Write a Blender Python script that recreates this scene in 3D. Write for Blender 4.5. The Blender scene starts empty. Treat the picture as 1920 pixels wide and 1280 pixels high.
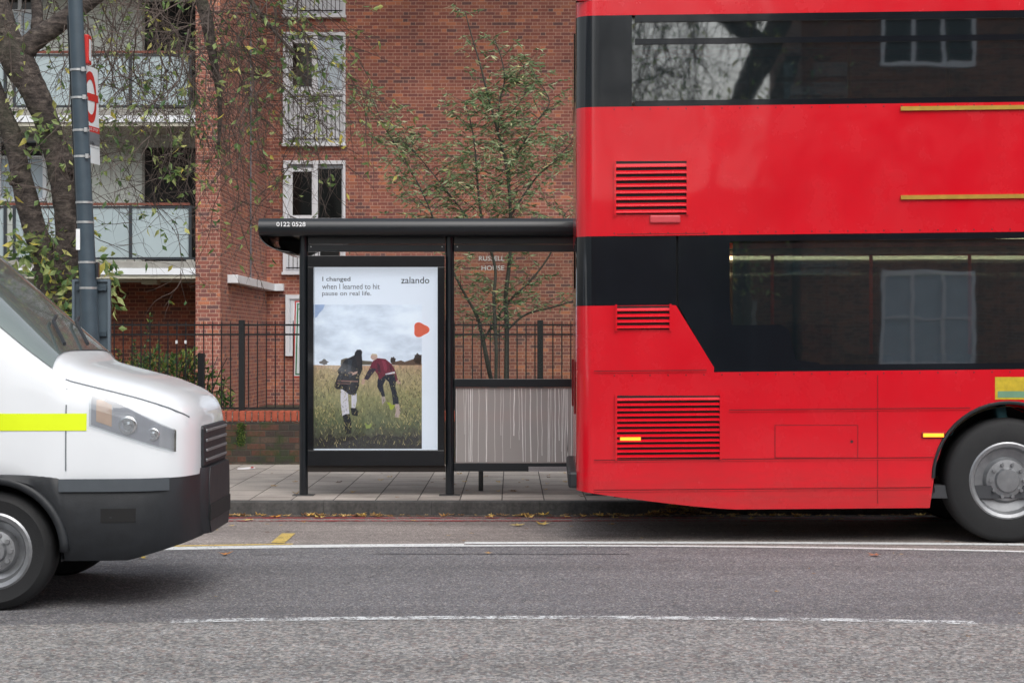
import bpy, math, random
from math import sin, cos, pi, radians, sqrt
from mathutils import Vector
random.seed(7)
S = bpy.context.scene
COL = S.collection
# ---------------------------------------------------------------- camera
F = 3733.0            # focal length in px of the 1920 px wide photograph (70 mm)
H = 1.45              # camera height over the pavement
ROADZ = -0.125
cd = bpy.data.cameras.new('camera'); cam = bpy.data.objects.new('camera', cd); COL.objects.link(cam)
cam.location = (0, 0, H); cam.rotation_euler = (radians(90), 0, 0)
cd.sensor_width = 36; cd.lens = 36 * F / 1920; cd.clip_end = 500; cd.clip_start = 0.1
cd.dof.use_dof = True; cd.dof.focus_distance = 18.8; cd.dof.aperture_fstop = 9.0
S.camera = cam
# ---------------------------------------------------------------- world, sun, exposure
SUN_EL, SUN_AZ = 50, 160      # overcast: big soft sun behind the camera, slightly right
w = bpy.data.worlds.new('World'); S.world = w; w.use_nodes = True
nt = w.node_tree; bg = nt.nodes['Background']
sk = nt.nodes.new('ShaderNodeTexSky'); sk.sky_type = 'NISHITA'; sk.sun_disc = False
sk.sun_elevation = radians(SUN_EL); sk.sun_rotation = radians(SUN_AZ)
sk.dust_density = 4.0; sk.air_density = 1.2
hs = nt.nodes.new('ShaderNodeHueSaturation'); hs.inputs['Saturation'].default_value = 0.3
nt.links.new(sk.outputs[0], hs.inputs['Color']); nt.links.new(hs.outputs[0], bg.inputs[0])
bg.inputs[1].default_value = 0.15
sl = bpy.data.lights.new('sun', 'SUN'); sl.energy = .6; sl.angle = radians(60); sl.color = (1, .97, .93)
so = bpy.data.objects.new('sun', sl); COL.objects.link(so)
_e, _a = radians(SUN_EL), radians(SUN_AZ)
sd = Vector((sin(_a) * cos(_e), cos(_a) * cos(_e), sin(_e)))
so.rotation_euler = sd.to_track_quat('Z', 'Y').to_euler()
S.view_settings.view_transform = 'Standard'; S.view_settings.look = 'None'
S.view_settings.gamma = 1; S.view_settings.exposure = 0.42
S.cycles.max_bounces = 6; S.cycles.transparent_max_bounces = 16
S.cycles.use_denoising = True

def P(px, py, D):
    return Vector(((px - 960) * D / F, D, H + (640 - py) * D / F))
def GX(px, D): return (px - 960) * D / F
def GZ(py, D): return H + (640 - py) * D / F
# ---------------------------------------------------------------- helpers
def tag(o, label=None, cat=None, group=None, kind=None):
    if label: o['label'] = label
    if cat: o['category'] = cat
    if group: o['group'] = group
    if kind: o['kind'] = kind
    return o
def empty(name, label, cat, loc=(0, 0, 0), rz=0, group=None):
    o = bpy.data.objects.new(name, None); COL.objects.link(o); o.location = loc
    o.rotation_euler = (0, 0, rz); o.empty_display_size = .2
    return tag(o, label, cat, group)
class MB:
    def __init__(s): s.v = []; s.f = []; s.m = []
    def add(s, vs, fs, mi=0):
        b = len(s.v); s.v += [tuple(p) for p in vs]
        for f in fs: s.f.append(tuple(b + i for i in f)); s.m.append(mi)
    def box(s, x0, x1, y0, y1, z0, z1, mi=0):
        if x0 > x1: x0, x1 = x1, x0
        if y0 > y1: y0, y1 = y1, y0
        if z0 > z1: z0, z1 = z1, z0
        s.add([(x0,y0,z0),(x1,y0,z0),(x1,y1,z0),(x0,y1,z0),(x0,y0,z1),(x1,y0,z1),(x1,y1,z1),(x0,y1,z1)],
              [(0,3,2,1),(4,5,6,7),(0,1,5,4),(1,2,6,5),(2,3,7,6),(3,0,4,7)], mi)
        return s
    def poly(s, pts, mi=0): s.add(pts, [tuple(range(len(pts)))], mi); return s
    def prism(s, pts, d, mi=0):       # closed outline + offset vector
        d = Vector(d); n = len(pts); a = [Vector(p) for p in pts]; b = [p + d for p in a]
        fs = [tuple(range(n)), tuple(range(2 * n - 1, n - 1, -1))]
        fs += [(i, i + n, (i + 1) % n + n, (i + 1) % n) for i in range(n)]
        s.add(a + b, fs, mi); return s
    def tube(s, path, rad, n=8, mi=0, cap=True):
        path = [Vector(p) for p in path]; k = len(path)
        if not hasattr(rad, '__len__'): rad = [rad] * k
        vs = []; up = Vector((0.13, 0.31, 0.94))
        for i, p in enumerate(path):
            t = path[min(i + 1, k - 1)] - path[max(i - 1, 0)]
            if t.length < 1e-9: t = Vector((0, 0, 1))
            t.normalize(); a = t.cross(up)
            if a.length < .15: a = t.cross(Vector((1, 0, 0)))
            a.normalize(); b = t.cross(a)
            for j in range(n):
                an = 2 * pi * j / n; vs.append(p + (a * cos(an) + b * sin(an)) * rad[i])
        fs = [(i*n+j, i*n+(j+1) % n, (i+1)*n+(j+1) % n, (i+1)*n+j) for i in range(k-1) for j in range(n)]
        if cap: fs += [tuple(range(n-1, -1, -1)), tuple((k-1)*n+j for j in range(n))]
        s.add(vs, fs, mi); return s
    def lathe(s, prof, c, n=32, mi=0, axis='y'):   # prof (r, t): t along the axis
        vs = []; c = Vector(c)
        for r, t in prof:
            for j in range(n):
                a = 2 * pi * j / n
                vs.append(c + (Vector((r*cos(a), t, r*sin(a))) if axis == 'y' else Vector((r*cos(a), r*sin(a), t))))
        k = len(prof)
        s.add(vs, [(i*n+j, (i+1)*n+j, (i+1)*n+(j+1) % n, i*n+(j+1) % n) for i in range(k-1) for j in range(n)], mi); return s
    def build(s, name, mats, parent=None, smooth=False, bevel=0, seg=2):
        me = bpy.data.meshes.new(name); me.from_pydata(s.v, [], s.f); me.update()
        if not isinstance(mats, (list, tuple)): mats = [mats]
        for m in mats: me.materials.append(m)
        if len(mats) > 1: me.polygons.foreach_set('material_index', s.m)
        if smooth: me.polygons.foreach_set('use_smooth', [True] * len(me.polygons))
        o = bpy.data.objects.new(name, me); COL.objects.link(o)
        if parent: o.parent = parent
        if bevel:
            b = o.modifiers.new('bevel', 'BEVEL'); b.width = bevel; b.segments = seg; b.limit_method = 'ANGLE'
            b.harden_normals = False
        return o
def smooth_angle(o, ang=35):
    me = o.data
    me.polygons.foreach_set('use_smooth', [True] * len(me.polygons))
    try: me.set_sharp_from_angle(angle=radians(ang))
    except Exception: pass
    return o
def struct(o): o['kind'] = 'structure'; return o
def text_mb(txt, W, Hh, to3d, mb=None, depth=None, bold=0.0, align='l', shear=0):
    """text as flat mesh fitted in W x Hh (Hh = height of the drawn glyphs); to3d(u, v) gives the 3D place"""
    cu = bpy.data.curves.new('t', 'FONT'); cu.body = txt; cu.size = 1; cu.offset = bold; cu.fill_mode = 'FRONT'
    cu.resolution_u = 3; cu.shear = shear
    o = bpy.data.objects.new('t', cu); COL.objects.link(o)
    dg = bpy.context.evaluated_depsgraph_get(); dg.update()
    me = bpy.data.meshes.new_from_object(o.evaluated_get(dg))
    vs = [v.co.copy() for v in me.vertices]; fs = [tuple(p.vertices) for p in me.polygons]
    bpy.data.objects.remove(o); bpy.data.curves.remove(cu); bpy.data.meshes.remove(me)
    x0 = min(v.x for v in vs); x1 = max(v.x for v in vs); y0 = min(v.y for v in vs); y1 = max(v.y for v in vs)
    mb = mb or MB()
    mb.add([to3d((v.x-x0)/(x1-x0)*W, (v.y-y0)/(y1-y0)*Hh) for v in vs], fs)
    return mb
# ---------------------------------------------------------------- materials
def lin(c):
    return tuple(((x/255)/12.92 if x/255 <= .04045 else ((x/255+.055)/1.055)**2.4) for x in c) + (1,)
class N:
    def __init__(s, name):
        s.m = bpy.data.materials.new(name); s.m.use_nodes = True; s.t = s.m.node_tree
        s.b = s.t.nodes['Principled BSDF']; s.out = s.t.nodes['Material Output']
    def n(s, typ, **kw):
        nd = s.t.nodes.new('ShaderNode' + typ)
        for k, v in kw.items():
            if hasattr(nd, k): setattr(nd, k, v)
        return nd
    def l(s, a, b): s.t.links.new(a, b)
    def math(s, op, a, b=None, c=None):
        nd = s.n('Math', operation=op)
        for i, x in enumerate((a, b, c)):
            if x is None: continue
            if isinstance(x, (int, float)): nd.inputs[i].default_value = x
            else: s.l(x, nd.inputs[i])
        return nd.outputs[0]
    def ramp(s, fac, stops, interp='LINEAR'):
        r = s.n('ValToRGB'); r.color_ramp.interpolation = interp; e = r.color_ramp.elements
        while len(e) < len(stops): e.new(.5)
        for i, (p, c) in enumerate(stops): e[i].position = p; e[i].color = c if len(c) == 4 else tuple(c) + (1,)
        s.l(fac, r.inputs[0]); return r.outputs[0]
    def mix(s, f, a, b, blend='MIX'):
        nd = s.n('Mix'); nd.data_type = 'RGBA'; nd.blend_type = blend
        for sock, x in ((nd.inputs[0], f), (nd.inputs[6], a), (nd.inputs[7], b)):
            if isinstance(x, (int, float)): sock.default_value = x
            elif isinstance(x, tuple): sock.default_value = x
            else: s.l(x, sock)
        return nd.outputs[2]
    def pos(s): return s.n('NewGeometry').outputs['Position']
    def obj(s): return s.n('TexCoord').outputs['Object']
    def noise(s, vec, scale, detail=3, rough=.55, sc=None):
        if sc:
            mp = s.n('Mapping'); mp.inputs['Scale'].default_value = sc; s.l(vec, mp.inputs[0]); vec = mp.outputs[0]
        nd = s.n('TexNoise'); nd.inputs['Scale'].default_value = scale; nd.inputs['Detail'].default_value = detail
        nd.inputs['Roughness'].default_value = rough; s.l(vec, nd.inputs['Vector']); return nd.outputs[0]
    def vor(s, vec, scale, out='Color', rnd=1):
        nd = s.n('TexVoronoi'); nd.inputs['Scale'].default_value = scale; nd.inputs['Randomness'].default_value = rnd
        s.l(vec, nd.inputs['Vector']); return nd.outputs[out]
    def bump(s, h, st=.3, d=.01):
        b = s.n('Bump'); b.inputs['Strength'].default_value = st; b.inputs['Distance'].default_value = d
        s.l(h, b.inputs['Height']); s.l(b.outputs[0], s.b.inputs['Normal'])
    def col(s, c):
        if isinstance(c, tuple): s.b.inputs['Base Color'].default_value = c
        else: s.l(c, s.b.inputs['Base Color'])
    def rough(s, r):
        if isinstance(r, (int, float)): s.b.inputs['Roughness'].default_value = r
        else: s.l(r, s.b.inputs['Roughness'])
def simple(name, c, rough=.5, metal=0, var=.12, scale=6, coat=0, bump=0, spec=.5, obj=True):
    n = N(name); c = lin(c)
    v = n.obj() if obj else n.pos()
    f = n.noise(v, scale, 5, .6)
    d = tuple(x*(1-var) for x in c[:3]) + (1,); b = tuple(min(1, x*(1+var)) for x in c[:3]) + (1,)
    n.col(n.ramp(f, [(.3, d), (.7, b)]))
    n.b.inputs['Metallic'].default_value = metal; n.b.inputs['Coat Weight'].default_value = coat
    n.b.inputs['Coat Roughness'].default_value = .04
    n.b.inputs['Specular IOR Level'].default_value = spec
    n.rough(n.math('ADD', n.math('MULTIPLY', f, rough*.3), rough*.85))
    if bump: n.bump(n.noise(v, scale*6, 4), bump, .01)
    return n.m
def emit(name, c, st):
    n = N(name); n.col(lin(c)); n.b.inputs['Emission Color'].default_value = lin(c)
    n.b.inputs['Emission Strength'].default_value = st; return n.m
def glass(name, tint=(200, 210, 210), clear=.85, rough=.02, base=(20, 25, 28), ior=1.45, refl=.02, wavy=0):
    n = N(name); tr = n.n('BsdfTransparent'); tr.inputs[0].default_value = lin(tint)
    gl = n.n('BsdfGlossy'); gl.inputs['Roughness'].default_value = rough
    df = n.n('BsdfDiffuse'); df.inputs[0].default_value = lin(base)
    fr = n.n('Fresnel'); fr.inputs[0].default_value = ior
    if wavy:
        b = n.n('Bump'); b.inputs['Strength'].default_value = wavy; b.inputs['Distance'].default_value = .03
        n.l(n.noise(n.pos(), 1.6, 3, .5, sc=(.6, 1, 1)), b.inputs['Height']); n.l(b.outputs[0], gl.inputs['Normal'])
    m1 = n.n('MixShader'); m1.inputs[0].default_value = clear
    n.l(df.outputs[0], m1.inputs[1]); n.l(tr.outputs[0], m1.inputs[2])
    m2 = n.n('MixShader'); n.l(n.math('ADD', n.math('MULTIPLY', fr.outputs[0], 1.5), refl), m2.inputs[0])
    n.l(m1.outputs[0], m2.inputs[1]); n.l(gl.outputs[0], m2.inputs[2]); n.l(m2.outputs[0], n.out.inputs[0])
    return n.m
def brick(name, pal, mortar, dirt=.25, moss=0, bw=.3375, rh=.075, mt=.013, flemish=True, bumpst=.5, weights=None):
    n = N(name); g = n.n('NewGeometry'); sp = n.n('SeparateXYZ'); n.l(g.outputs['Position'], sp.inputs[0])
    sn = n.n('SeparateXYZ'); n.l(g.outputs['True Normal'], sn.inputs[0])
    side = n.math('GREATER_THAN', n.math('ABSOLUTE', sn.outputs[0]), .7)
    x = n.math('ADD', n.math('MULTIPLY', sp.outputs[0], n.math('SUBTRACT', 1, side)), n.math('MULTIPLY', sp.outputs[1], side))
    wob = n.noise(g.outputs['Position'], 3, 2)
    z = n.math('ADD', n.math('ADD', sp.outputs[2], 5), n.math('MULTIPLY', n.math('SUBTRACT', wob, .5), .006))
    x = n.math('ADD', x, 60)
    zr = n.math('DIVIDE', z, rh); row = n.math('FLOOR', zr); fz = n.math('FRACT', zr)
    wn0 = n.n('TexWhiteNoise', noise_dimensions='1D'); n.l(row, wn0.inputs['W'])
    u = n.math('ADD', n.math('ADD', n.math('DIVIDE', x, bw), n.math('MULTIPLY', n.math('MODULO', row, 2), .5)), n.math('MULTIPLY', wn0.outputs[0], .05))
    cell = n.math('FLOOR', u); fu = n.math('FRACT', u)
    if flemish:
        hd = n.math('GREATER_THAN', fu, .667)
        lu = n.math('SUBTRACT', fu, n.math('MULTIPLY', hd, .667))
        wd = n.math('SUBTRACT', .667, n.math('MULTIPLY', hd, .334))
    else:
        hd = n.math('MULTIPLY', fu, 0); lu = fu; wd = n.math('ADD', hd, 1)
    ex = n.math('MULTIPLY', n.math('MINIMUM', lu, n.math('SUBTRACT', wd, lu)), bw)
    ez = n.math('MULTIPLY', n.math('MINIMUM', fz, n.math('SUBTRACT', 1, fz)), rh)
    e = n.math('MINIMUM', ex, ez)
    e2 = n.math('ADD', e, n.math('MULTIPLY', n.math('SUBTRACT', n.noise(g.outputs['Position'], 60, 2), .5), .004))
    mr = n.n('MapRange'); n.l(e2, mr.inputs[0]); mr.inputs[1].default_value = mt*.35; mr.inputs[2].default_value = mt*.65
    mask = mr.outputs[0]
    cid = n.n('CombineXYZ'); n.l(n.math('ADD', n.math('MULTIPLY', cell, 2), hd), cid.inputs[0]); n.l(row, cid.inputs[1]); n.l(side, cid.inputs[2])
    wn = n.n('TexWhiteNoise', noise_dimensions='3D'); n.l(cid.outputs[0], wn.inputs[0])
    k = len(pal); ws = weights or [1]*k; tot = sum(ws); acc = 0; st = []
    for c, w_ in zip(pal, ws): st.append((acc/tot, lin(c))); acc += w_
    bc = n.ramp(wn.outputs[0], st, 'CONSTANT')
    fine = n.noise(g.outputs['Position'], 45, 4, .7)
    bc = n.mix(.55, bc, n.ramp(fine, [(.3, (.45,.45,.45)), (.7, (1.35,1.3,1.25))]), 'MULTIPLY')
    cc = n.mix(mask, lin(mortar), bc)
    big = n.noise(g.outputs['Position'], .9, 5, .65)
    cc = n.mix(dirt*2, cc, n.ramp(big, [(.3, (.62,.6,.6)), (.62, (1.08,1.06,1.04))]), 'MULTIPLY')
    if moss:
        mz = n.math('MULTIPLY', n.ramp(n.noise(g.outputs['Position'], 2.6, 6, .7), [(.5, (0,0,0)), (.62, (1,1,1))]), moss)
        cc = n.mix(mz, cc, lin((52, 66, 34)))
        wz = n.ramp(n.noise(g.outputs['Position'], 5.5, 5, .8), [(.63, (0,0,0)), (.7, (.55,.55,.55))])
        cc = n.mix(wz, cc, lin((170, 172, 172)))
    n.col(cc); n.rough(.88)
    n.bump(n.math('ADD', mask, n.math('MULTIPLY', fine, .35)), bumpst, .006)
    return n.m
def leafmat(name, stops, rough=.5, trans=.25):
    n = N(name); g = n.n('NewGeometry'); c = n.ramp(g.outputs['Random Per Island'], [(p, lin(x)) for p, x in stops])
    f = n.noise(g.outputs['Position'], 30, 2)
    c = n.mix(.4, c, n.ramp(f, [(.3, (.7,.7,.7)), (.7, (1.2,1.2,1.2))]), 'MULTIPLY')
    n.col(c); n.rough(rough)
    tl = n.n('BsdfTranslucent'); n.l(c, tl.inputs[0]); ms = n.n('MixShader'); ms.inputs[0].default_value = trans
    n.l(n.b.outputs[0], ms.inputs[1]); n.l(tl.outputs[0], ms.inputs[2]); n.l(ms.outputs[0], n.out.inputs[0])
    return n.m
def asphalt(name, dark, light, tone=(1,1,1), sc=70, contrast=1, stones=.35, blot=.25):
    n = N(name); p = n.pos()
    v1 = n.vor(p, sc); v2 = n.vor(p, sc*2.3); sp = n.n('SeparateColor'); n.l(v1, sp.inputs[0]); s2 = n.n('SeparateColor'); n.l(v2, s2.inputs[0])
    f = n.math('ADD', n.math('MULTIPLY', sp.outputs[0], .6), n.math('MULTIPLY', s2.outputs[1], .4))
    c = n.ramp(f, [(.15, lin(dark)), (.75, lin(light)), (.97, lin(tuple(min(255, x*1.45) for x in light)))])
    st = n.ramp(sp.outputs[1], [(1-stones*.25, (0,0,0)), (1-stones*.2, (1,1,1))])
    c = n.mix(n.math('MULTIPLY', st, .8), c, lin((178, 172, 166)))
    st3 = n.ramp(sp.outputs[2], [(.90, (0,0,0)), (.92, (1,1,1))])
    c = n.mix(n.math('MULTIPLY', st3, .35*stones), c, lin((150, 110, 98)))
    big = n.noise(p, .8, 6, .6, sc=(.35, 1.3, 1)); c = n.mix(1, c, n.ramp(big, [(.3, (1-blot,)*3), (.7, (1+blot*.5,)*3)]), 'MULTIPLY')
    strk = n.noise(p, 1, 4, .6, sc=(.06, 1.7, 1)); c = n.mix(1, c, n.ramp(strk, [(.35, (1-blot*.9,)*3), (.65, (1+blot*.45,)*3)]), 'MULTIPLY')
    vc = n.n('TexVoronoi'); vc.feature = 'DISTANCE_TO_EDGE'; vc.inputs['Scale'].default_value = .55
    nn_ = n.n('TexNoise'); nn_.inputs['Scale'].default_value = 3; nn_.inputs['Detail'].default_value = 5; n.l(p, nn_.inputs['Vector'])
    wv = n.mix(.25, p, nn_.outputs['Color'], 'ADD'); n.l(wv, vc.inputs['Vector'])
    crk = n.math('MULTIPLY', n.ramp(vc.outputs['Distance'], [(.002, (1,1,1)), (.006, (0,0,0))]), n.ramp(n.noise(p, .5, 2), [(.5, (0,0,0)), (.58, (.35,.35,.35))]))
    c = n.mix(crk, c, lin((44,42,42)))
    oil = n.ramp(n.noise(p, 1.4, 3, .5, sc=(1, 1.4, 1)), [(.68, (0,0,0)), (.76, (.4,.4,.4))]); c = n.mix(oil, c, lin((62,60,62)))
    mid = n.noise(p, 9, 4, .6); c = n.mix(1, c, n.ramp(mid, [(.3, (.86,)*3), (.7, (1.1,)*3)]), 'MULTIPLY')
    n.col(c); n.rough(.8); n.b.inputs['Specular IOR Level'].default_value = .35
    n.bump(n.math('ADD', f, n.math('MULTIPLY', mid, .5)), .6, .006)
    return n.m
def worn(name, c, under, amount=.5, scale=40):
    n = N(name); p = n.pos()
    a = n.noise(p, scale, 4, .7); b = n.noise(p, scale*.12, 3)
    f = n.math('ADD', n.math('MULTIPLY', a, .7), n.math('MULTIPLY', b, .3))
    t = n.ramp(f, [(.5-.25+amount*.25-.03, (0,0,0)), (.5-.25+amount*.25+.04, (1,1,1))])
    tr = n.n('BsdfTransparent'); ms = n.n('MixShader'); n.l(t, ms.inputs[0]); n.l(tr.outputs[0], ms.inputs[1]); n.l(n.b.outputs[0], ms.inputs[2])
    n.l(ms.outputs[0], n.out.inputs[0])
    n.col(n.ramp(n.noise(p, 25, 4), [(.3, tuple(x*.8 for x in lin(c)[:3])), (.7, lin(c))])); n.rough(.7)
    return n.m

RED_PAL = [(152,94,82),(160,103,90),(143,88,79),(168,107,86),(134,87,82),(194,124,94),(114,83,82)]
M_brick = brick('brick red', RED_PAL, (188,150,132), .3, weights=[5,5,5,4,3,1.2,1.6])
M_brick_shade = brick('brick shaded ground floor', [(142,80,64),(130,70,58),(152,84,64),(118,68,60),(104,66,60)], (170,120,96), .25)  # darker brick copy: shade below the balconies put into its colour
M_brick_wall = brick('brick garden wall', [(84,66,58),(72,62,58),(98,68,58),(64,60,58),(92,78,68)], (74,72,64), .35, moss=.9, bumpst=.8, mt=.012)
M_cap = brick('brick coping', [(176,84,62),(164,78,60),(188,94,70),(150,84,68)], (60,50,44), .2, bw=.076, rh=.4, flemish=False, mt=.016)
M_opp = brick('brick opposite', [(120,70,50),(104,60,44),(132,80,58),(90,56,44)], (140,120,100), .25)
M_render = simple('grey render', (212,216,210), .85, var=.08, scale=1.5, bump=.15, obj=False)
M_render_dk = simple('concrete', (150,148,142), .85, var=.2, scale=3, bump=.3, obj=False)
M_soffit = simple('soffit paint', (206,202,186), .8, var=.08, scale=2, obj=False)
M_white = simple('white paint', (225,228,232), .45, var=.05, scale=3, obj=False)
M_pvc = simple('white frame', (226,229,234), .35, var=.04, scale=2, obj=False)
M_dkglass = simple('dark window glass', (16,18,18), .06, var=.5, scale=1.5, spec=.4, obj=False)
M_paleglass = simple('curtain and sky sheen glass', (186,200,210), .12, var=.08, scale=2, obj=False)
M_frost = simple('frosted balcony panel', (164,178,182), .25, var=.07, scale=1.2, obj=False)
M_frostdk = simple('frosted panel doorway', (92,100,108), .25, var=.1, scale=1.2, obj=False)
M_dkmetal = simple('dark grey metal', (44,50,56), .4, var=.15, scale=8, obj=False)
M_rust = simple('red brown handrail', (120,66,52), .6, var=.2, scale=10, obj=False)
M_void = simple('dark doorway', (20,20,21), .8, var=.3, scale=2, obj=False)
M_black = simple('shelter black paint', (24,29,34), .3, var=.15, scale=5, coat=.3, obj=False)
M_black2 = simple('black gloss paint', (14,17,22), .22, var=.2, scale=5, coat=.4, obj=False)
M_iron = simple('railing iron', (22,24,27), .5, var=.25, scale=12, obj=False)
M_post = simple('lamp post paint', (62,76,86), .42, var=.14, scale=9, bump=.05, obj=False)
M_steel = simple('steel band', (190,192,192), .35, metal=.6, var=.2, scale=20, obj=False)
M_signred = simple('sign red', (196,42,36), .4, var=.05)
M_signwhite = simple('sign white', (222,228,230), .4, var=.04)
M_signgrey = simple('sign grey', (110,116,122), .4, var=.04)
M_signblue = simple('sign pale blue', (150,185,215), .4, var=.04)
M_ink = simple('ink', (52,54,62), .6, var=.1)
M_white_ink = simple('white lettering', (235,238,240), .5, var=.03, obj=False)
M_tyre = simple('tyre rubber', (26,27,29), .7, var=.2, scale=20, bump=.2)
M_rim = simple('alloy', (150,152,155), .35, metal=.7, var=.15, scale=12)
M_blkplastic = simple('black plastic', (34,37,41), .5, var=.2, scale=14, bump=.1)
M_vanwhite = simple('van white paint', (232,236,240), .25, var=.015, scale=2, coat=.6)
M_vanyellow = simple('fluorescent yellow', (225,245,20), .4, var=.04, scale=3)
def buspaint():
    n = N('bus red paint'); p = n.obj(); sp = n.n('SeparateXYZ'); n.l(p, sp.inputs[0])
    c = n.ramp(n.noise(p, 1.2, 4), [(.3, lin((204,9,30))), (.7, lin((216,14,34)))])
    gz = n.math('SUBTRACT', 1, n.math('DIVIDE', n.math('SUBTRACT', sp.outputs[2], .25), .75)); gz = n.math('MAXIMUM', n.math('MINIMUM', gz, 1), 0)
    sm = n.noise(p, 3, 6, .7, sc=(.5, 1, 2.5)); gf = n.ramp(n.math('MULTIPLY', gz, n.math('MULTIPLY', sm, 1.6)), [(.42, (0,0,0)), (1.0, (.4,.4,.4))])
    st = n.ramp(n.noise(p, 9, 5, .7, sc=(4, 1, .25)), [(.56, (0,0,0)), (.75, (.08,.08,.08))])
    c = n.mix(gf, c, lin((96,62,56))); c = n.mix(st, c, lin((120,50,52))); n.col(c)
    n.rough(n.ramp(n.noise(p, 2.2, 5, .65), [(.3, (.16,)*3), (.75, (.36,)*3)]))
    n.b.inputs['Coat Weight'].default_value = .7; n.b.inputs['Coat Roughness'].default_value = .05
    b = n.n('Bump'); b.inputs['Strength'].default_value = .22; b.inputs['Distance'].default_value = .03
    n.l(n.noise(p, 1.3, 2, .4), b.inputs['Height']); n.l(b.outputs[0], n.b.inputs['Coat Normal']); n.l(b.outputs[0], n.b.inputs['Normal'])
    return n.m
M_busred = buspaint()
M_busdk = simple('bus dark red', (120,10,18), .4, var=.1)
M_busblack = simple('bus black gloss', (20,24,30), .12, var=.15, scale=3, coat=.5)
M_gold = simple('brass trim', (196,158,70), .35, metal=.5, var=.1, scale=20)
M_amber = emit('amber lamp', (255,160,40), 1.2)
M_strip = emit('lit ceiling strip', (255,226,170), 9)
M_busglass = glass('bus glass', tint=(185,198,200), clear=.84, base=(62,76,84), rough=.02, ior=1.6, refl=.19, wavy=.025)
M_clear = glass('shelter glass', tint=(240,243,240), clear=.98, rough=.02, base=(120,130,125), ior=1.3)
M_case = glass('poster case glass', tint=(240,244,248), clear=.985, rough=.03, base=(200,205,210), ior=1.25)
M_seatred = simple('red seat', (190,44,52), .45)
M_tealseat = simple('teal seat cloth', (30,70,76), .8, var=.3, scale=30)
M_bark = None
def bark():
    n = N('bark'); p = n.pos()
    f = n.noise(p, 5, 6, .7, sc=(2, 2, 3.5)); g = n.noise(p, 1.2, 3)
    c = n.ramp(f, [(.34, lin((38,33,31))), (.5, lin((74,66,62))), (.68, lin((116,106,98)))])
    c = n.mix(n.ramp(g, [(.5, (0,0,0)), (.7, (.5,.5,.5))]), c, lin((66,72,52)))
    rg_ = n.noise(p, 14, 5, .7, sc=(.6, .6, 3)); c = n.mix(.8, c, n.ramp(rg_, [(.35, (.6,.6,.6)), (.6, (1.15,1.15,1.15))]), 'MULTIPLY')
    n.col(c); n.rough(.9); n.bump(n.math('ADD', f, n.math('MULTIPLY', rg_, .4)), .9, .04); return n.m
M_bark = bark()
M_twig = simple('twig bark', (82,71,65), .8, var=.35, scale=5, obj=False)
M_stem = simple('grey green stem', (62,62,56), .8, var=.3, scale=9, obj=False)
M_leafA = leafmat('yellow green leaves', [(0,(66,98,56)),(.3,(104,132,76)),(.6,(142,160,96)),(.85,(182,190,122)),(1,(206,190,84))], .45, .35)
M_leafB = leafmat('narrow green leaves', [(0,(84,112,74)),(.35,(118,146,100)),(.7,(154,174,130)),(.9,(196,204,166)),(1,(216,210,150))], .4, .4)
M_leafC = leafmat('shrub leaves', [(0,(42,68,38)),(.4,(66,100,50)),(.8,(110,138,68)),(1,(186,176,90))], .5, .2)
M_fallen = leafmat('fallen leaves', [(0,(84,58,44)),(.3,(130,94,62)),(.55,(176,138,84)),(.8,(206,176,110)),(.93,(214,168,60)),(1,(120,84,60))], .6, .1)
M_soil = simple('garden soil', (64,62,48), .95, var=.4, scale=3, bump=.5, obj=False)
# pavement slabs: columns run away from the road
def slabs():
    n = N('paving slabs'); p = n.pos(); sp = n.n('SeparateXYZ'); n.l(p, sp.inputs[0])
    yy = n.math('ADD', sp.outputs[1], 0); xx = n.math('ADD', sp.outputs[0], .092 + .386*100 + 0.0)
    xr = n.math('DIVIDE', xx, .386); colm = n.math('FLOOR', xr); fx = n.math('FRACT', xr)
    wn = n.n('TexWhiteNoise', noise_dimensions='1D'); n.l(colm, wn.inputs['W'])
    u = n.math('ADD', n.math('DIVIDE', yy, .6), n.math('ADD', n.math('MULTIPLY', n.math('MODULO', colm, 2), .5), n.math('MULTIPLY', wn.outputs[0], .12)))
    row = n.math('FLOOR', u); fu = n.math('FRACT', u)
    ex = n.math('MULTIPLY', n.math('MINIMUM', fx, n.math('SUBTRACT', 1, fx)), .386)
    ey = n.math('MULTIPLY', n.math('MINIMUM', fu, n.math('SUBTRACT', 1, fu)), .3)
    e = n.math('MINIMUM', ex, ey)
    mr = n.n('MapRange'); n.l(e, mr.inputs[0]); mr.inputs[1].default_value = .003; mr.inputs[2].default_value = .007
    cid = n.n('CombineXYZ'); n.l(colm, cid.inputs[0]); n.l(row, cid.inputs[1])
    w2 = n.n('TexWhiteNoise', noise_dimensions='2D'); n.l(cid.outputs[0], w2.inputs[0])
    c = n.ramp(w2.outputs[0], [(0, lin((172,163,155))), (.5, lin((182,173,165))), (1, lin((192,183,174)))])
    f = n.noise(p, 40, 4, .7); c = n.mix(1, c, n.ramp(f, [(.3, (.82,)*3), (.7, (1.12,)*3)]), 'MULTIPLY')
    g = n.noise(p, 1.7, 5, .65); c = n.mix(1, c, n.ramp(g, [(.35, (.74,)*3), (.65, (1.05,)*3)]), 'MULTIPLY')
    sp2 = n.ramp(n.vor(p, 12, 'Distance'), [(.03, (1,1,1)), (.06, (0,0,0))])
    c = n.mix(n.math('MULTIPLY', sp2, .35), c, lin((70,66,62)))
    c = n.mix(mr.outputs[0], lin((54,50,46)), c)
    n.col(c); n.rough(.8); n.bump(mr.outputs[0], .4, .005); return n.m
M_slab = slabs()
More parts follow.
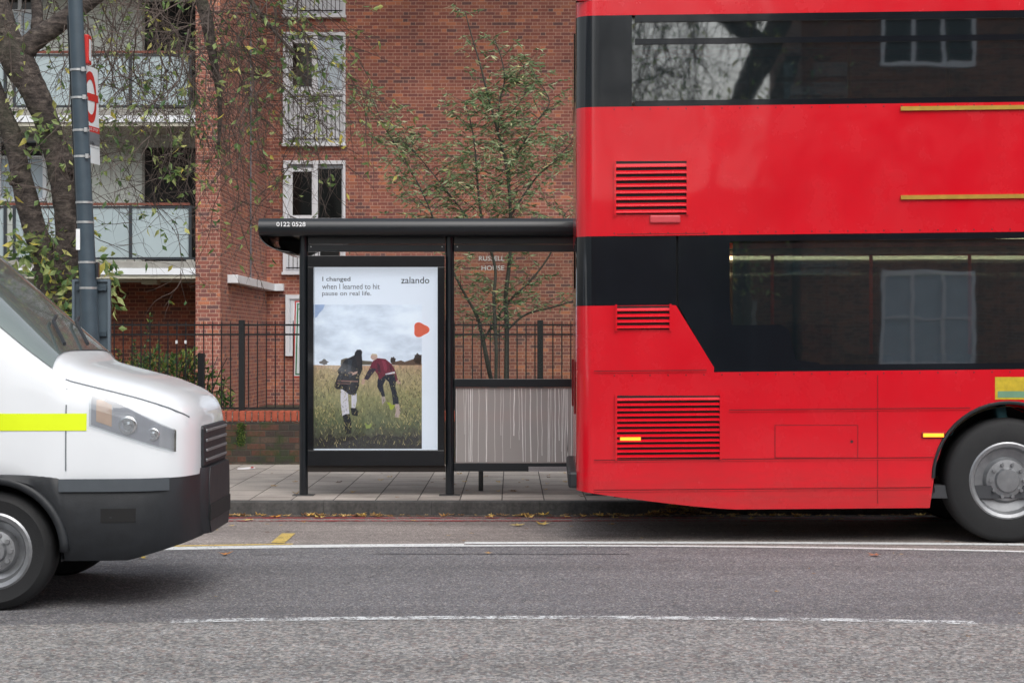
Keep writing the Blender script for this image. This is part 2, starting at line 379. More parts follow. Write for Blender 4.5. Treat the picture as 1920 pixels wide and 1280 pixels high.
def kerbm():
    n = N('kerb stone'); p = n.pos(); sp = n.n('SeparateXYZ'); n.l(p, sp.inputs[0])
    fr = n.math('FRACT', n.math('DIVIDE', n.math('ADD', sp.outputs[0], 100.69), .98))
    j = n.ramp(fr, [(0, (0,0,0)), (.008, (1,1,1))])
    f = n.noise(p, 30, 5, .7); st = n.noise(p, 5, 4, .7, sc=(1, 1, .3))
    c = n.ramp(f, [(.3, lin((66,66,66))), (.7, lin((96,95,93)))])
    c = n.mix(1, c, n.ramp(st, [(.35, (.6,)*3), (.65, (1.05,)*3)]), 'MULTIPLY')
    c = n.mix(j, lin((40,38,36)), c); n.col(c); n.rough(.8); n.bump(f, .4, .006); return n.m
M_kerb = kerbm()
M_asN = asphalt('coarse asphalt', (86,85,85), (147,147,147), sc=56, stones=.95, blot=.14)
M_asM = asphalt('grey asphalt', (77,77,79), (125,125,129), sc=95, stones=.45, blot=.14)
M_asB = asphalt('dark bus lane asphalt', (114,107,104), (170,161,156), sc=110, stones=.3, blot=.3)
M_line = worn('road line white', (228,230,230), None, .62, 60)
M_lineworn = worn('road line worn', (225,228,230), None, .97, 45)
M_lineyel = worn('road line yellow', (214,186,104), None, .7, 60)
M_linered = worn('road line red', (172,66,70), None, .86, 30)
M_gutter = asphalt('gutter grit', (52,47,44), (110,98,88), sc=90, stones=.7, blot=.4)

# ================================================================= SETTING
def curve_y(pts, x):
    for i in range(len(pts)-1):
        (x0, y0), (x1, y1) = pts[i], pts[i+1]
        if x <= x1 or i == len(pts)-2:
            t = (x-x0)/(x1-x0); return y0 + (y1-y0)*t
def smooth_line(p3):      # quadratic through three points
    (a, A), (b, B), (c, C) = p3
    def f(x):
        x = max(-6, min(8, x))
        return A*(x-b)*(x-c)/((a-b)*(a-c)) + B*(x-a)*(x-c)/((b-a)*(b-c)) + C*(x-a)*(x-b)/((c-a)*(c-b))
    return f
def RD(py): return F * (H - ROADZ) / (py - 640)
def RP(px, py): D = RD(py); return (GX(px, D), D)
WL = smooth_line([RP(300, 1031), RP(900, 1024), RP(1920, 1035)])
WU = smooth_line([RP(700, 1021), RP(1400, 1019.5), RP(1920, 1023)])
DL = smooth_line([RP(320, 1165), RP(950, 1158), RP(1830, 1168)])
def strip(name, x0, x1, fa, fb, z, mat, n=40, parent=None):
    m = MB(); vs = []
    for i in range(n+1):
        x = x0 + (x1-x0)*i/n; vs += [(x, fa(x), z), (x, fb(x), z)]
    m.add(vs, [(2*i, 2*i+2, 2*i+3, 2*i+1) for i in range(n)]); return m.build(name, mat, parent)
KY = 18.04
struct(strip('road', -60, 60, lambda x: -9, lambda x: DL(x)+.02, ROADZ, M_asN, 160))
struct(strip('road_lane', -60, 60, lambda x: DL(x)+.02, lambda x: WL(x)+.1, ROADZ, M_asM, 160))
struct(strip('bus_lane', -60, 60, lambda x: WL(x)+.1, lambda x: KY+.05, ROADZ, M_asB, 160))
struct(strip('gutter', -60, 60, lambda x: KY-.17-.03*sin(x*2.1)-.02*sin(x*7.3), lambda x: KY+.01, ROADZ+.004, M_gutter, 300))
struct(MB().box(-60, 60, -15, 90, -.6, -.135).build('ground', M_soil))
# markings
x8 = GX(870, RD(1022))
strip_o = strip('lane_line', -30, x8, lambda x: WL(x)-.02, lambda x: WL(x)+.2, ROADZ+.004, M_line, 90); struct(strip_o)
struct(strip('lane_line', x8, 30, lambda x: WL(x)-.02, lambda x: WL(x)+.09, ROADZ+.004, M_line, 90))
struct(strip('lane_line', x8, 30, lambda x: max(WU(x), WL(x)+.11)-.0, lambda x: max(WU(x), WL(x)+.11)+.15, ROADZ+.004, M_line, 90))
dx0, dx1 = GX(320, RD(1165)), GX(1830, RD(1168))
struct(strip('centre_line', dx0, dx1, lambda x: DL(x)-.06, lambda x: DL(x)+.07, ROADZ+.004, M_lineworn, 40))
for k in (-2, -1, 1, 2):
    struct(strip('centre_line', dx0+k*6.6, dx1+k*6.6, lambda x: DL(x)-.06, lambda x: DL(x)+.07, ROADZ+.004, M_lineworn, 40))
struct(strip('stop_box_line', -4.9, GX(545, 15.3), lambda x: WL(x)+.215, lambda x: WL(x)+.31, ROADZ+.005, M_lineyel, 20))
sxa, sxb = GX(700, RD(1038)), GX(1180, RD(1038))
struct(strip('road_seam', sxa, sxb, lambda x: RD(1039)-.012*sin(x*9), lambda x: RD(1039)+.02-.012*sin(x*9), ROADZ+.003, M_void, 60))
ym = MB(); ym.add([(-1.885, 15.53, ROADZ+.006), (-1.775, 15.53, ROADZ+.006), (-1.775, 16.32, ROADZ+.006), (-1.885, 16.32, ROADZ+.006)], [(0,1,2,3)])
struct(ym.build('stop_box_line', M_lineyel))
for a in (17.42, 17.70):
    struct(strip('red_line', -30, 30, lambda x: a, lambda x: a+.1, ROADZ+.005, M_linered, 20))
# pavement and kerb
struct(MB().box(-60, 60, KY+.14, 23.52, -.13, 0).build('pavement', M_slab))
struct(MB().box(-60, 60, KY, KY+.138, -.14, .004).build('kerb', M_kerb, bevel=.012))
gm = MB(); gn = 60
random.seed(3)
struct(MB().box(-60, 60, 23.70, 60, -.13, .05).build('garden_ground', M_soil))
# opposite side behind the camera (seen only in reflections)
struct(MB().box(-60, 60, -14.9, -8.9, -.13, .0).build('pavement_opposite', M_slab))

# ================================================================= APARTMENT BLOCK
bld = empty('apartment_block', 'red brick apartment block with frosted glass balconies and white windows behind the bus stop', 'building', (0, 0, 0))
mw = MB().box(-5.42, 25, 44, 52, -.2, 14.4); mw.build('wall', M_brick, bld)
mw = MB().box(-5.88, -5.42, 37, 52, -.2, 14.4); mw.build('pillar', M_brick, bld)
# recessed balconies side
mb = MB()
mb.box(-20, -5.885, 38.62, 52, 2.6, 14.4)
mb.build('balcony_back_wall', M_render, bld)
MB().box(-8.25, -5.885, 38.9, 52, -.2, 2.6).build('ground_floor_wall', M_brick_shade, bld)
MB().box(-20, -8.255, 38.9, 52, -.2, 2.6).build('ground_floor_render', M_render, bld)
for lv in range(4):
    dz = 2.83*lv
    if 2.94+dz > 12.5: break
    MB().box(-20, -5.885, 37.02, 38.7, 2.815+dz, 2.94+dz).build('balcony_slab', M_render_dk, bld, bevel=.01)
    MB().box(-20, -5.883, 36.98, 37.02, 2.69+dz, 2.813+dz).build('slab_edge', M_white, bld)
    MB().box(-20, -5.885, 37.022, 38.9, 2.62+dz, 2.812+dz).build('soffit', M_soffit, bld)
for lv in range(3):
    dz = 2.83*lv
    bal = MB().box(-20, -6.0, 37.08, 37.13, 3.985+dz, 4.03+dz).build('balcony_handrail', M_rust, bld)
    MB().box(-20, -5.9, 37.085, 37.125, 3.93+dz, 3.97+dz).build('top_rail', M_dkmetal, bal)
    MB().box(-20, -5.9, 37.085, 37.125, 2.975+dz, 3.015+dz).build('bottom_rail', M_dkmetal, bal)
    xs = [GX(x, 37.1) for x in (-800, -640, -520, -400, -260, -130, 10, 27, 137, 245, 357)]
    for a, b in zip(xs[:-1], xs[1:]):
        if b-a < .3: continue
        MB().box(a+.03, b-.03, 37.10, 37.11, 3.02+dz, 3.925+dz).build('balcony_panel', M_frost if a < GX(240, 37) else M_frost, bal)
    for x in xs:
        MB().box(x-.028, x+.028, 37.07, 37.14, 2.945+dz, 3.98+dz).build('balcony_post', M_dkmetal, bal)
        MB().box(x-.07, x+.07, 37.04, 37.17, 2.942+dz, 2.972+dz).build('post_foot', M_render_dk, bal)
    # door opening: dark recess framed
    dxa, dxb = GX(272, 38.6), GX(350, 38.6)
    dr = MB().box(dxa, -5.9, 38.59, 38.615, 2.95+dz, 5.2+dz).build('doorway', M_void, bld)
    MB().box(dxa-.05, dxa, 38.55, 38.6, 2.95+dz, 5.2+dz).build('door_frame', M_render_dk, dr)
    # window on the back wall
    if lv == 0: wx0, wx1, wz0, wz1 = GX(-60, 38.6), GX(88, 38.6), GZ(378, 38.6), GZ(258, 38.6)
    else: wx0, wx1, wz0, wz1 = GX(-60, 38.6), GX(80, 38.6), GZ(378, 38.6)+dz, GZ(258, 38.6)+dz
    wn_ = MB().box(wx0, wx1, 38.60, 38.618, wz0, wz1).build('window', M_paleglass, bld)
    fr = MB(); t = .07
    fr.box(wx0, wx1, 38.53, 38.6, wz0, wz0+t); fr.box(wx0, wx1, 38.53, 38.6, wz1-t, wz1)
    for x in (wx0, wx0+(wx1-wx0)*.38, wx0+(wx1-wx0)*.68, wx1-t): fr.box(x, x+t, 38.531, 38.599, wz0+t, wz1-t)
    fr.box(wx0+t, wx1-t, 38.54, 38.598, wz1-.42, wz1-.36)
    fr.build('window_frame', M_pvc, wn_)
    MB().box(wx0+t, wx1-t, 38.59, 38.6, wz1-.36, wz1-.1).build('vent_light', M_dkglass, wn_)
MB().box(GX(270, 37.9), GX(300, 37.9), 37.6, 38.0, 2.53, 2.62).build('soffit_lamp', M_soffit, bld, bevel=.02)
# L-shaped white ledge that wraps the inner corner
lg = MB().prism([(-5.42, 37.9, 2.56), (-5.22, 37.9, 2.56), (-5.22, 43.8, 2.56), (-5.03, 43.8, 2.56), (-5.03, 44.0, 2.56), (-5.42, 44.0, 2.56)], (0, 0, .16))
lg.build('ledge', M_white, bld, bevel=.01)
MB().tube([(-5.38, 41.0, 2.7), (-5.38, 41.0, 4.6), (-5.38, 41.0, 8.7)], .016, 6).build('cable', M_signgrey, bld)
# main wall windows
def juliet(x0, x1, z0, z1, pale):
    y = 44.0; w_ = MB(); t = .085
    w_.box(x0, x1, y-.03, y-.001, z0, z1); wo = w_.build('window', M_pvc, bld)
    zm = z0 + (z1-z0)*.46; xm = x0 + (x1-x0)*.50
    f = MB()
    f.box(x0, x1, y-.09, y-.031, z1-t, z1); f.box(x0, x1, y-.092, y-.031, z0, z0+t*.8)
    f.box(x0, x0+t, y-.088, y-.031, z0+t*.8, z1-t); f.box(x1-t*.6, x1, y-.088, y-.031, z0+t*.8, z1-t)
    f.box(x0+t, x1-t*.6, y-.08, y-.031, zm-.05, zm+.03)
    f.box(xm-.02, xm+.08, y-.08, y-.031, zm+.03, z1-t)
    f.build('window_frame', M_pvc, wo, bevel=.006)
    a = MB().box(x0+t+.13, xm-.05, y-.045, y-.031, zm+.12, z1-t-.16).build('pane', M_dkglass, wo)
    cs = MB(); cx0, cx1, cz0, cz1 = x0+t+.05, xm-.02, zm+.04, z1-t-.08
    cs.box(cx0, cx1, y-.062, y-.031, cz0, cz0+.08); cs.box(cx0, cx1, y-.062, y-.031, cz1-.08, cz1)
    cs.box(cx0, cx0+.08, y-.061, y-.031, cz0+.08, cz1-.08); cs.box(cx1-.03, cx1, y-.061, y-.031, cz0+.08, cz1-.08)
    cs.build('casement', M_pvc, wo)
    MB().box(xm+.085, x1-t*.6-.03, y-.045, y-.031, zm+.06, z1-t-.1).build('pane', M_paleglass if pale else M_dkglass, wo)
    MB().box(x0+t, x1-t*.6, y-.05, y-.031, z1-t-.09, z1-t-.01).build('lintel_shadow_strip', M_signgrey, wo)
    g = MB(); k = 13
    for i in range(k):
        x = x0+.14+(x1-x0-.26)*i/(k-1); g.tube([(x, y-.14, z0+.06), (x, y-.14, zm-.1)], .0085, 5)
    g.tube([(x0+.08, y-.14, zm-.1), (x1-.06, y-.14, zm-.1)], .012, 5); g.tube([(x0+.08, y-.14, z0+.09), (x1-.06, y-.14, z0+.09)], .015, 5)
    g.build('guard_bars', M_iron, wo)
    MB().box(x0-.02, x1+.02, y-.16, y-.001, z0-.06, z0-.001).build('window_sill', M_white, wo, bevel=.006)
wx0, wx1 = GX(531, 44), GX(648, 44)
for k in range(-0, 3): juliet(wx0, wx1, 2.98+2.83*k, 5.44+2.83*k, k >= 1)
for cx in (3.0, 11.0, 19.0):      # further windows beyond the part the bus hides
    for k in range(3): juliet(cx+3, cx+4.4, 2.98+2.83*k, 5.44+2.83*k, k == 1)
# ground floor window + panel
gw = MB().box(GX(536, 44), GX(536, 44)+1.4, 43.97, 43.999, 1.13, 2.48).build('window', M_pvc, bld)
fm = MB(); x0 = GX(536, 44)
fm.box(x0, x0+1.4, 43.91, 43.969, 2.39, 2.48); fm.box(x0, x0+1.4, 43.91, 43.969, 1.13, 1.2)
fm.box(x0, x0+.09, 43.912, 43.969, 1.2, 2.39); fm.box(x0+1.31, x0+1.4, 43.912, 43.969, 1.2, 2.39); fm.box(x0+.12, x0+.17, 43.93, 43.969, 1.22, 2.35)
fm.build('window_frame', M_pvc, gw)
# house name
lx = GX(902, 44)
nm = text_mb('HOUSE', .50, .105, lambda u, v: (GX(903, 44)+u, 43.975, GZ(507, 44)+v), bold=.0)
text_mb('RUSSELL', .56, .105, lambda u, v: (GX(898, 44)+u, 43.975, GZ(489, 44)+v), nm)
nm.build('name_lettering', M_white_ink, bld)
# roof parapet
MB().box(-20.2, 25.2, 36.9, 52.2, 14.4, 14.6).build('roof', M_render_dk, bld)

# house across the street, behind the camera
opp = empty('terraced_house', 'brown brick house with white sash windows across the road, mirrored in the bus windows', 'house', (0, -13, 0))
MB().box(5.2, 42, -8, 0, 0, 11).build('wall', M_opp, opp)
MB().prism([(4.8, -8.4, 11.002), (4.8, .4, 11.002), (4.8, -4, 14)], (37.6, 0, 0)).build('roof', M_dkmetal, opp)
for i in range(9):
    for k in range(3):
        x = 7+i*3.7; z = 1.0+k*3.3
        wo = MB().box(x, x+1.9, .001, .05, z, z+1.9).build('window', M_paleglass if (k == 0 or (i+k) % 3 == 0) else M_dkglass, opp)  # pale panes stand for sky reflection, put into the glass colour
        f = MB(); f.box(x-.08, x+1.98, .0, .12, z-.1, z-.001); f.box(x-.08, x+1.98, 0, .12, z+1.901, z+2.02)
        for q in (x-.08, x+.6, x+1.25, x+1.9): f.box(q, q+.08, .052, .118, z, z+1.9)
        f.box(x, x+1.9, .052, .11, z+.95, z+1.0); f.build('window_frame', M_pvc, wo)
opp2 = empty('white_house', 'pale rendered house across the road, left of the gap of sky', 'house', (0, -13, 0))
opp3 = empty('reflection_blocker', 'unseen low brick block added across the road to darken the bus reflections', 'reflection blocker', (0, -14, 0))  # added out of view so the lower bus bands mirror something dark
MB().box(-8.9, 5.1, -6, 0, 0, 4.6).build('wall', M_opp, opp3)  # body of the added reflection blocker
MB().box(-8.95, 5.15, -6.1, .1, 4.602, 4.75).build('roof', M_dkmetal, opp3)  # top of the added reflection blocker
for i in range(4): MB().box(-8+i*3.3, -5.6+i*3.3, .001, .04, 0, 2.4).build('blocker_panel', M_render_dk, opp3)
MB().box(-45, -9, -8, 0, 0, 9.5).build('wall', M_render, opp2)
for i in range(8):
    for k in range(2):
        x = -43+i*4.2; z = 1.2+k*3.6
        MB().box(x, x+1.5, .001, .05, z, z+1.8).build('window', M_dkglass, opp2)
MB().prism([(-45.3, -8.4, 9.502), (-45.3, .4, 9.502), (-45.3, -4, 12)], (36.6, 0, 0)).build('roof', M_dkmetal, opp2)

# ================================================================= GARDEN WALL + RAILINGS
gwl = empty('garden_wall', 'low mossy dark brick wall with red coping bricks behind the bus shelter', 'wall', (0, 23.5, 0))
MB().box(-16, 16, 0, .215, -.1, .50).build('brickwork', M_brick_wall, gwl)
cap = MB()
random.seed(5)
x = -16.0
while x < 16:
    j = random.uniform(-.002, .002); cap.box(x+.005, x+.071, -.006+j, .224, .507, .63+j*1.5); x += .0765
cap.build('coping', simple('coping brick', (172,86,64), .8, var=.22, scale=9, bump=.3, obj=False), gwl, bevel=.012)
MB().box(-16, 16, .006, .21, .499, .618).build('mortar_bed', M_gutter, gwl)
rl = empty('iron_railing', 'black iron railing with pointed bars standing on the low garden wall', 'railing', (0, 23.62, 0))
YR = 0.0
for z in (GZ(609, 23.6), GZ(627, 23.6), GZ(765, 23.6)):
    MB().box(-16, 16, -.007, .007, z-.011, z+.011).build('rail', M_iron, rl)
bar0 = MB().tube([(0, 0, .66), (0, 0, 1.645), (0, 0, 1.70)], [.008, .008, .003], 6)
bo = bar0.build('bar', M_iron, rl); pit = 16.8*23.6/F
xa = GX(213.5, 23.6)
nb = 0; rest = MB()
for i in range(-90, 150):
    x = xa + i*pit
    if x < -16 or x > 16: continue
    if any(abs(x-GX(q, 23.6)) < .06 for q in (453, 1013)): continue
    if i == 0: bo.location = (x, 0, 0); continue
    if -1 < i < 53:
        c = bo.copy(); c.parent = rl; c.location = (x, 0, 0); COL.objects.link(c)
    else:
        rest.tube([(x, 0, .66), (x, 0, 1.645), (x, 0, 1.70)], [.008, .008, .003], 5)
ro = rest.build('bar', M_iron, rl); ro['kind'] = 'stuff'
for q in (-250, 100, 453, 1013, 1400, 1800, 2200):
    x = GX(q, 23.6); MB().box(x-.035, x+.035, -.035, .035, .6, GZ(600, 23.6)).build('post', M_iron, rl, bevel=.004)
for q in (330.5, 347.5):
    x = GX(q, 23.6); MB().box(x-.012, x+.012, -.013, .013, GZ(644, 23.6), GZ(638, 23.6)).build('white_tape', M_white_ink, rl)
MB().box(GX(371, 24.6), GX(383, 24.6), 24.58, 24.66, .05, GZ(662, 24.6)).build('stub_post', M_iron)
tag(bpy.data.objects['stub_post'], 'short black metal post half hidden in the shrub behind the railing', 'post')
# leaning board behind the railing
bd = empty('notice_board', 'white board with red and green border lines leaning behind the railing at the shelter', 'board', (0, 24.0, 0))
x0, x1, z0, z1 = GX(551, 24), GX(551, 24)+.62, GZ(707, 24), GZ(564, 24)
def pan(a, y, m, nm, par):
    q = MB(); q.prism([(x0+a-.012, y, z0+a), (x1-a, y, z0+a), (x1-a, y, z1-a), (x0+a+.012, y, z1-a)], (0, .01, 0)); return q.build(nm, m, par)
pan(0, 0, M_signred, 'red_border', bd); pan(.015, -.003, M_signwhite, 'white_border', bd)
pan(.03, -.006, simple('sign green', (40,120,70), .5), 'green_border', bd); pan(.045, -.009, M_signwhite, 'board', bd)

# ================================================================= BUS SHELTER
SD = 18.8
sh = empty('bus_shelter', 'black metal bus shelter with poster case, glass bays and stop number on its roof edge', 'bus shelter', (0, SD, 0))
def sx(px): return GX(px, SD)
def sz(py): return GZ(py, SD)
posts = [569.5, 843.5, 1117, 1391]
for px in posts:
    x = sx(px); r = .041
    MB().lathe([(0, 0), (r, 0), (r, 2.49), (0, 2.49)], (x, 0, 0), 20, axis='z').build('post', M_black, sh, smooth=False)
    smooth_angle(bpy.data.objects[sh.children[-1].name] if sh.children else sh)
    MB().box(x-.1, x+.1, -.1, .1, .001, .006).build('post_base', M_kerb, sh)
XR = sx(1391)+.4
# roof: bull-nosed edge, soffit, rounded end
ZT = sz(411)
rf = MB()
prof = []
for i in range(13):
    a = pi/2 + pi*i/12*.98
    prof.append((-.12 + .085*cos(a)*.9, ZT-.085 + .085*sin(a)))
prof += [(-.07, 2.46), (1.30, 2.46), (1.36, 2.49), (1.38, 2.54), (1.34, 2.58), (1.0, 2.605), (0, ZT)]
xa_, xb_ = sx(489), XR
rf.prism([(xa_, y, z) for y, z in prof], (xb_-xa_, 0, 0))
smooth_angle(rf.build('roof', M_black, sh), 30)
MB().box(xa_+.28, XR-.05, .0, 1.28, 2.452, 2.459).build('soffit', simple('soffit beige', (150,140,130), .7, obj=False), sh)
# rounded end valance hanging at the left end
ev = MB(); pts = []
for i in range(17):
    a = pi*i/16; pts.append((xa_+.26-.255*sin(a)**.6 if False else xa_+.0, 0, 0))
e2 = []
for i in range(21):
    a = pi/2*i/20
    e2.append((a,))
cyl = MB(); n_ = 18; vs = []
for i in range(n_+1):
    a = pi/2*i/n_                      # quarter round from the roof's left edge down and inwards
    xx = xa_ + .30 - .30*cos(a); zz = 2.47 - .185*sin(a)
    vs += [(xx, -.15, zz), (xx, 1.30, zz)]
cyl.add(vs, [(2*i, 2*i+1, 2*i+3, 2*i+2) for i in range(n_)])
o = cyl.build('roof_end', M_black2, sh, smooth=True); so_ = o.modifiers.new('s', 'SOLIDIFY'); so_.thickness = .008
evp = [(xa_ + .30 - .30*cos(pi/2*i/n_), -.15, 2.47 - .185*sin(pi/2*i/n_)) for i in range(n_+1)] + [(xa_+.42, -.15, 2.33), (xa_+.30, -.15, 2.47)]
e3 = [(xa_ + .30 - .29*cos(pi/2*i/n_), 1.29, 2.47 - .18*sin(pi/2*i/n_)) for i in range(n_+1)] + [(xa_+.62, 1.29, 2.455)]
MB().prism(e3, (0, .01, 0)).build('end_plate', M_signgrey, sh)
# fascia boxes between posts
for a, b in zip(posts[:-1], posts[1:]):
    xa, xb = sx(a)+.042, sx(b)-.042
    MB().box(xa, xb, -.03, .05, sz(458), 2.459).build('fascia', M_black, sh, bevel=.004)
    MB().box(xa, xb, -.036, .05, sz(472), sz(458.8)).build('fascia_rail', M_black, sh, bevel=.004)
    for x in (xa+.03, xb-.03):
        MB().lathe([(0, -.003), (.006, -.003), (.006, 0)], (x, -.037, sz(463)), 8).build('screw', M_steel, sh)
text_mb('0122 0528', .272, .042, lambda u, v: (sx(523)+u, -.2015, sz(427)+v), bold=.012).build('stop_number', M_white_ink, sh)
# poster case
c0, c1, cz1, cz0 = sx(578), sx(834), sz(480), sz(872)
p0, p1, pz1, pz0 = sx(589), sx(821), sz(501), sz(843)
case = MB()
case.box(c0, c1, -.07, .12, pz1, cz1); case.box(c0, c1, -.07, .12, cz0, pz0)
case.box(c0, p0, -.0698, .1198, pz0, pz1); case.box(p1, c1, -.0698, .1198, pz0, pz1)
case.box(p0, p1, .04, .119, pz0, pz1)
co = case.build('poster_case', M_black2, sh, bevel=.004)
MB().box(p0, p1, -.062, -.058, pz0, pz1).build('case_glass', M_case, co)
MB().box(sx(600), sx(636), .0, .1, sz(480.4), sz(472.4)).build('hinge_box', M_black2, co)
MB().box(sx(577), sx(835), -.03, .03, sz(884), sz(872.5)).build('bottom_rail', simple('brown black rail', (40,34,30), .5, obj=False), sh)
# poster
DP = SD + .03
po = empty('advertising_poster', 'backlit white poster of two people running through a field, in the shelter case', 'poster', (0, 0, 0))
def pp(px, py, lay=0): v = P(px, py, DP - .001*lay); return (v.x, v.y, v.z)
M_paper = N('poster paper'); M_paper.col(lin((232,232,234))); M_paper.rough(.5)
M_paper.b.inputs['Emission Color'].default_value = lin((232,233,236)); M_paper.b.inputs['Emission Strength'].default_value = .56
M_paper = M_paper.m
def qd(x0, y0, x1, y1, lay, m, nm, par=po):
    return MB().poly([pp(x0, y1, lay), pp(x1, y1, lay), pp(x1, y0, lay), pp(x0, y0, lay)]).build(nm, m, par)
qd(588, 500, 822, 844, 0, M_paper, 'sheet')
def skym():
    n = N('printed sky'); p = n.pos()
    f = n.noise(p, 2.6, 6, .62, sc=(1, 1, 2.2))
    c = n.ramp(f, [(.36, lin((206,210,216))), (.5, lin((228,231,236))), (.64, lin((243,245,246)))])
    n.col(c); n.rough(.5); n.l(c, n.b.inputs['Emission Color']); n.b.inputs['Emission Strength'].default_value = .52; return n.m
M_psky = skym()
def fieldm():
    n = N('printed field'); p = n.pos(); sp = n.n('SeparateXYZ'); n.l(p, sp.inputs[0])
    mr = n.n('MapRange'); n.l(sp.outputs[2], mr.inputs[0]); mr.inputs[1].default_value = GZ(842, DP); mr.inputs[2].default_value = GZ(683, DP)
    f = n.noise(p, 26, 6, .75, sc=(2.2, 1, .8)); g = n.noise(p, 5, 4)
    t = n.math('ADD', mr.outputs[0], n.math('MULTIPLY', n.math('SUBTRACT', g, .5), .35))
    c = n.ramp(t, [(0, lin((66,60,54))), (.12, lin((84,78,62))), (.3, lin((106,110,76))), (.6, lin((160,152,104))), (.85, lin((196,172,128))), (1, lin((206,164,128)))])
    c = n.mix(.9, c, n.ramp(f, [(.3, (.35,.37,.35)), (.55, (1,1,1)), (.75, (1.7,1.65,1.5))]), 'MULTIPLY')
    n.col(c); n.rough(.6); n.l(c, n.b.inputs['Emission Color']); n.b.inputs['Emission Strength'].default_value = .40; return n.m
pic = qd(589, 571, 791, 841, 1, M_psky, 'printed_photo')
MB().poly([pp(589, 841, 2), pp(791, 841, 2), pp(791, 682, 2), pp(760, 684, 2), pp(700, 685, 2), pp(640, 685, 2), pp(589, 684, 2)]).build('printed_field', fieldm(), pic)
def flat(c):
    m = simple('print %d %d %d' % c, c, .6, var=.12, scale=30); b = m.node_tree.nodes['Principled BSDF']
    b.inputs['Emission Color'].default_value = lin(c); b.inputs['Emission Strength'].default_value = .40; return m
def zp(pts, lay, m, nm):
    return MB().poly([pp(580+x/5.818, 640+y/5.818, lay) for x, y in pts][::-1]).build(nm, m, pic)
def blob(cx, cy, rx, ry, k=14, jag=.15, seed=1):
    r = random.Random(seed); return [(cx+rx*cos(2*pi*i/k)*(1+r.uniform(-jag, jag)), cy+ry*sin(2*pi*i/k)*(1+r.uniform(-jag, jag))) for i in range(k)]
zp([(60,22),(60,-402),(170,-402),(150,-350),(110,-310),(85,-270),(62,-255)][2:] + [(60,-402)], 2, flat((168,184,212)), 'printed_blue_sky')
TR = flat((66,52,44)); 
zp(blob(160,225,45,30,16,.3,2), 3, TR, 'printed_tree'); zp(blob(915,205,28,40,14,.3,3), 3, TR, 'printed_tree')
zp(blob(1185,190,42,62,18,.25,4), 3, TR, 'printed_tree')
zp([(890,255),(900,225),(960,215),(1000,205),(1040,222),(1090,205),(1140,190),(1225,175),(1225,258),(1000,258)], 3, flat((104,78,60)), 'printed_hedge')
zp([(345,200),(400,180),(470,190),(600,210),(680,215),(700,255),(340,258)], 3, flat((104,92,74)), 'printed_hedge')
DK = flat((30,28,32)); SK = flat((200,160,140)); WH = flat((222,212,214))
zp([(342,515),(420,518),(424,640),(437,785),(400,800),(360,812),(348,720),(341,640)], 4, WH, 'printed_figure_legs')
zp([(458,575),(516,565),(518,640),(500,727),(460,722)], 4, WH, 'printed_figure_legs')
zp([(365,806),(400,790),(438,792),(455,860),(460,1000),(395,1012),(380,900)], 5, DK, 'printed_boot')
zp([(450,725),(508,725),(535,765),(525,815),(462,800)], 5, DK, 'printed_boot')
zp([(497,120),(520,90),(560,88),(577,110),(572,150),(578,210),(578,310),(545,380),(547,470),(520,540),(500,588),(430,575),(360,520),(300,520),(268,490),(300,400),(322,355),(298,330),(340,270),(385,205),(440,175),(492,150)], 6, DK, 'printed_figure')
zp([(425,345),(445,322),(480,338),(526,322),(522,348),(470,368)], 7, SK, 'printed_hand')
zp([(310,422),(532,430),(532,442),(310,436)], 7, flat((150,110,96)), 'printed_stripe')
zp([(300,450),(450,458),(450,466),(300,462)], 7, flat((130,96,86)), 'printed_stripe')
zp([(420,190),(470,200),(455,300),(470,360),(440,410),(425,330)], 7, flat((52,56,62)), 'printed_fold')
zp([(345,300),(370,320),(350,420),(330,480),(318,440)], 7, flat((44,46,52)), 'printed_fold')
zp([(505,160),(545,160),(560,230),(540,300),(520,240)], 7, flat((44,34,34)), 'printed_hair')
NV = flat((32,34,46)); RDJ = flat((116,34,52))
zp([(760,370),(850,362),(935,350),(945,430),(938,500),(972,620),(976,682),(915,692),(900,560),(865,440),(835,415),(802,480),(826,592),(800,612),(740,490),(745,420)], 5, NV, 'printed_trousers')
zp([(930,682),(975,680),(997,745),(978,832),(930,822),(945,755)], 5, flat((196,170,158)), 'printed_shoe')
zp([(785,600),(826,598),(832,645),(795,690)], 5, flat((180,160,150)), 'printed_shoe')
zp([(742,180),(830,190),(890,240),(925,290),(943,335),(968,420),(945,440),(930,360),(830,364),(765,420),(738,350),(715,322),(670,380),(638,422),(595,408),(650,305),(690,215)], 6, RDJ, 'printed_jacket')
zp([(738,300),(715,322),(670,380),(638,422),(595,408),(640,318),(680,290)], 7, flat((54,42,54)), 'printed_sleeve')
zp([(790,200),(830,215),(850,280),(840,340),(815,300),(800,250)], 7, flat((146,52,70)), 'printed_fold')
zp([(870,250),(900,270),(915,320),(885,330)], 7, flat((86,26,42)), 'printed_fold')
zp([(740,230),(770,260),(780,330),(755,360),(742,300)], 7, flat((78,28,42)), 'printed_fold')
zp([(828,352),(930,326),(936,348),(832,363)], 7, WH, 'printed_hem')
zp(blob(704,168,36,34,14,.06,5), 7, flat((204,168,148)), 'printed_head')
zp([(668,150),(690,133),(735,138),(748,175),(725,150),(690,152)], 8, flat((214,190,160)), 'printed_hair')
zp([(578,408),(608,412),(600,468),(566,462)], 7, SK, 'printed_hand'); zp([(955,420),(985,430),(1006,458),(958,460)], 7, SK, 'printed_hand')
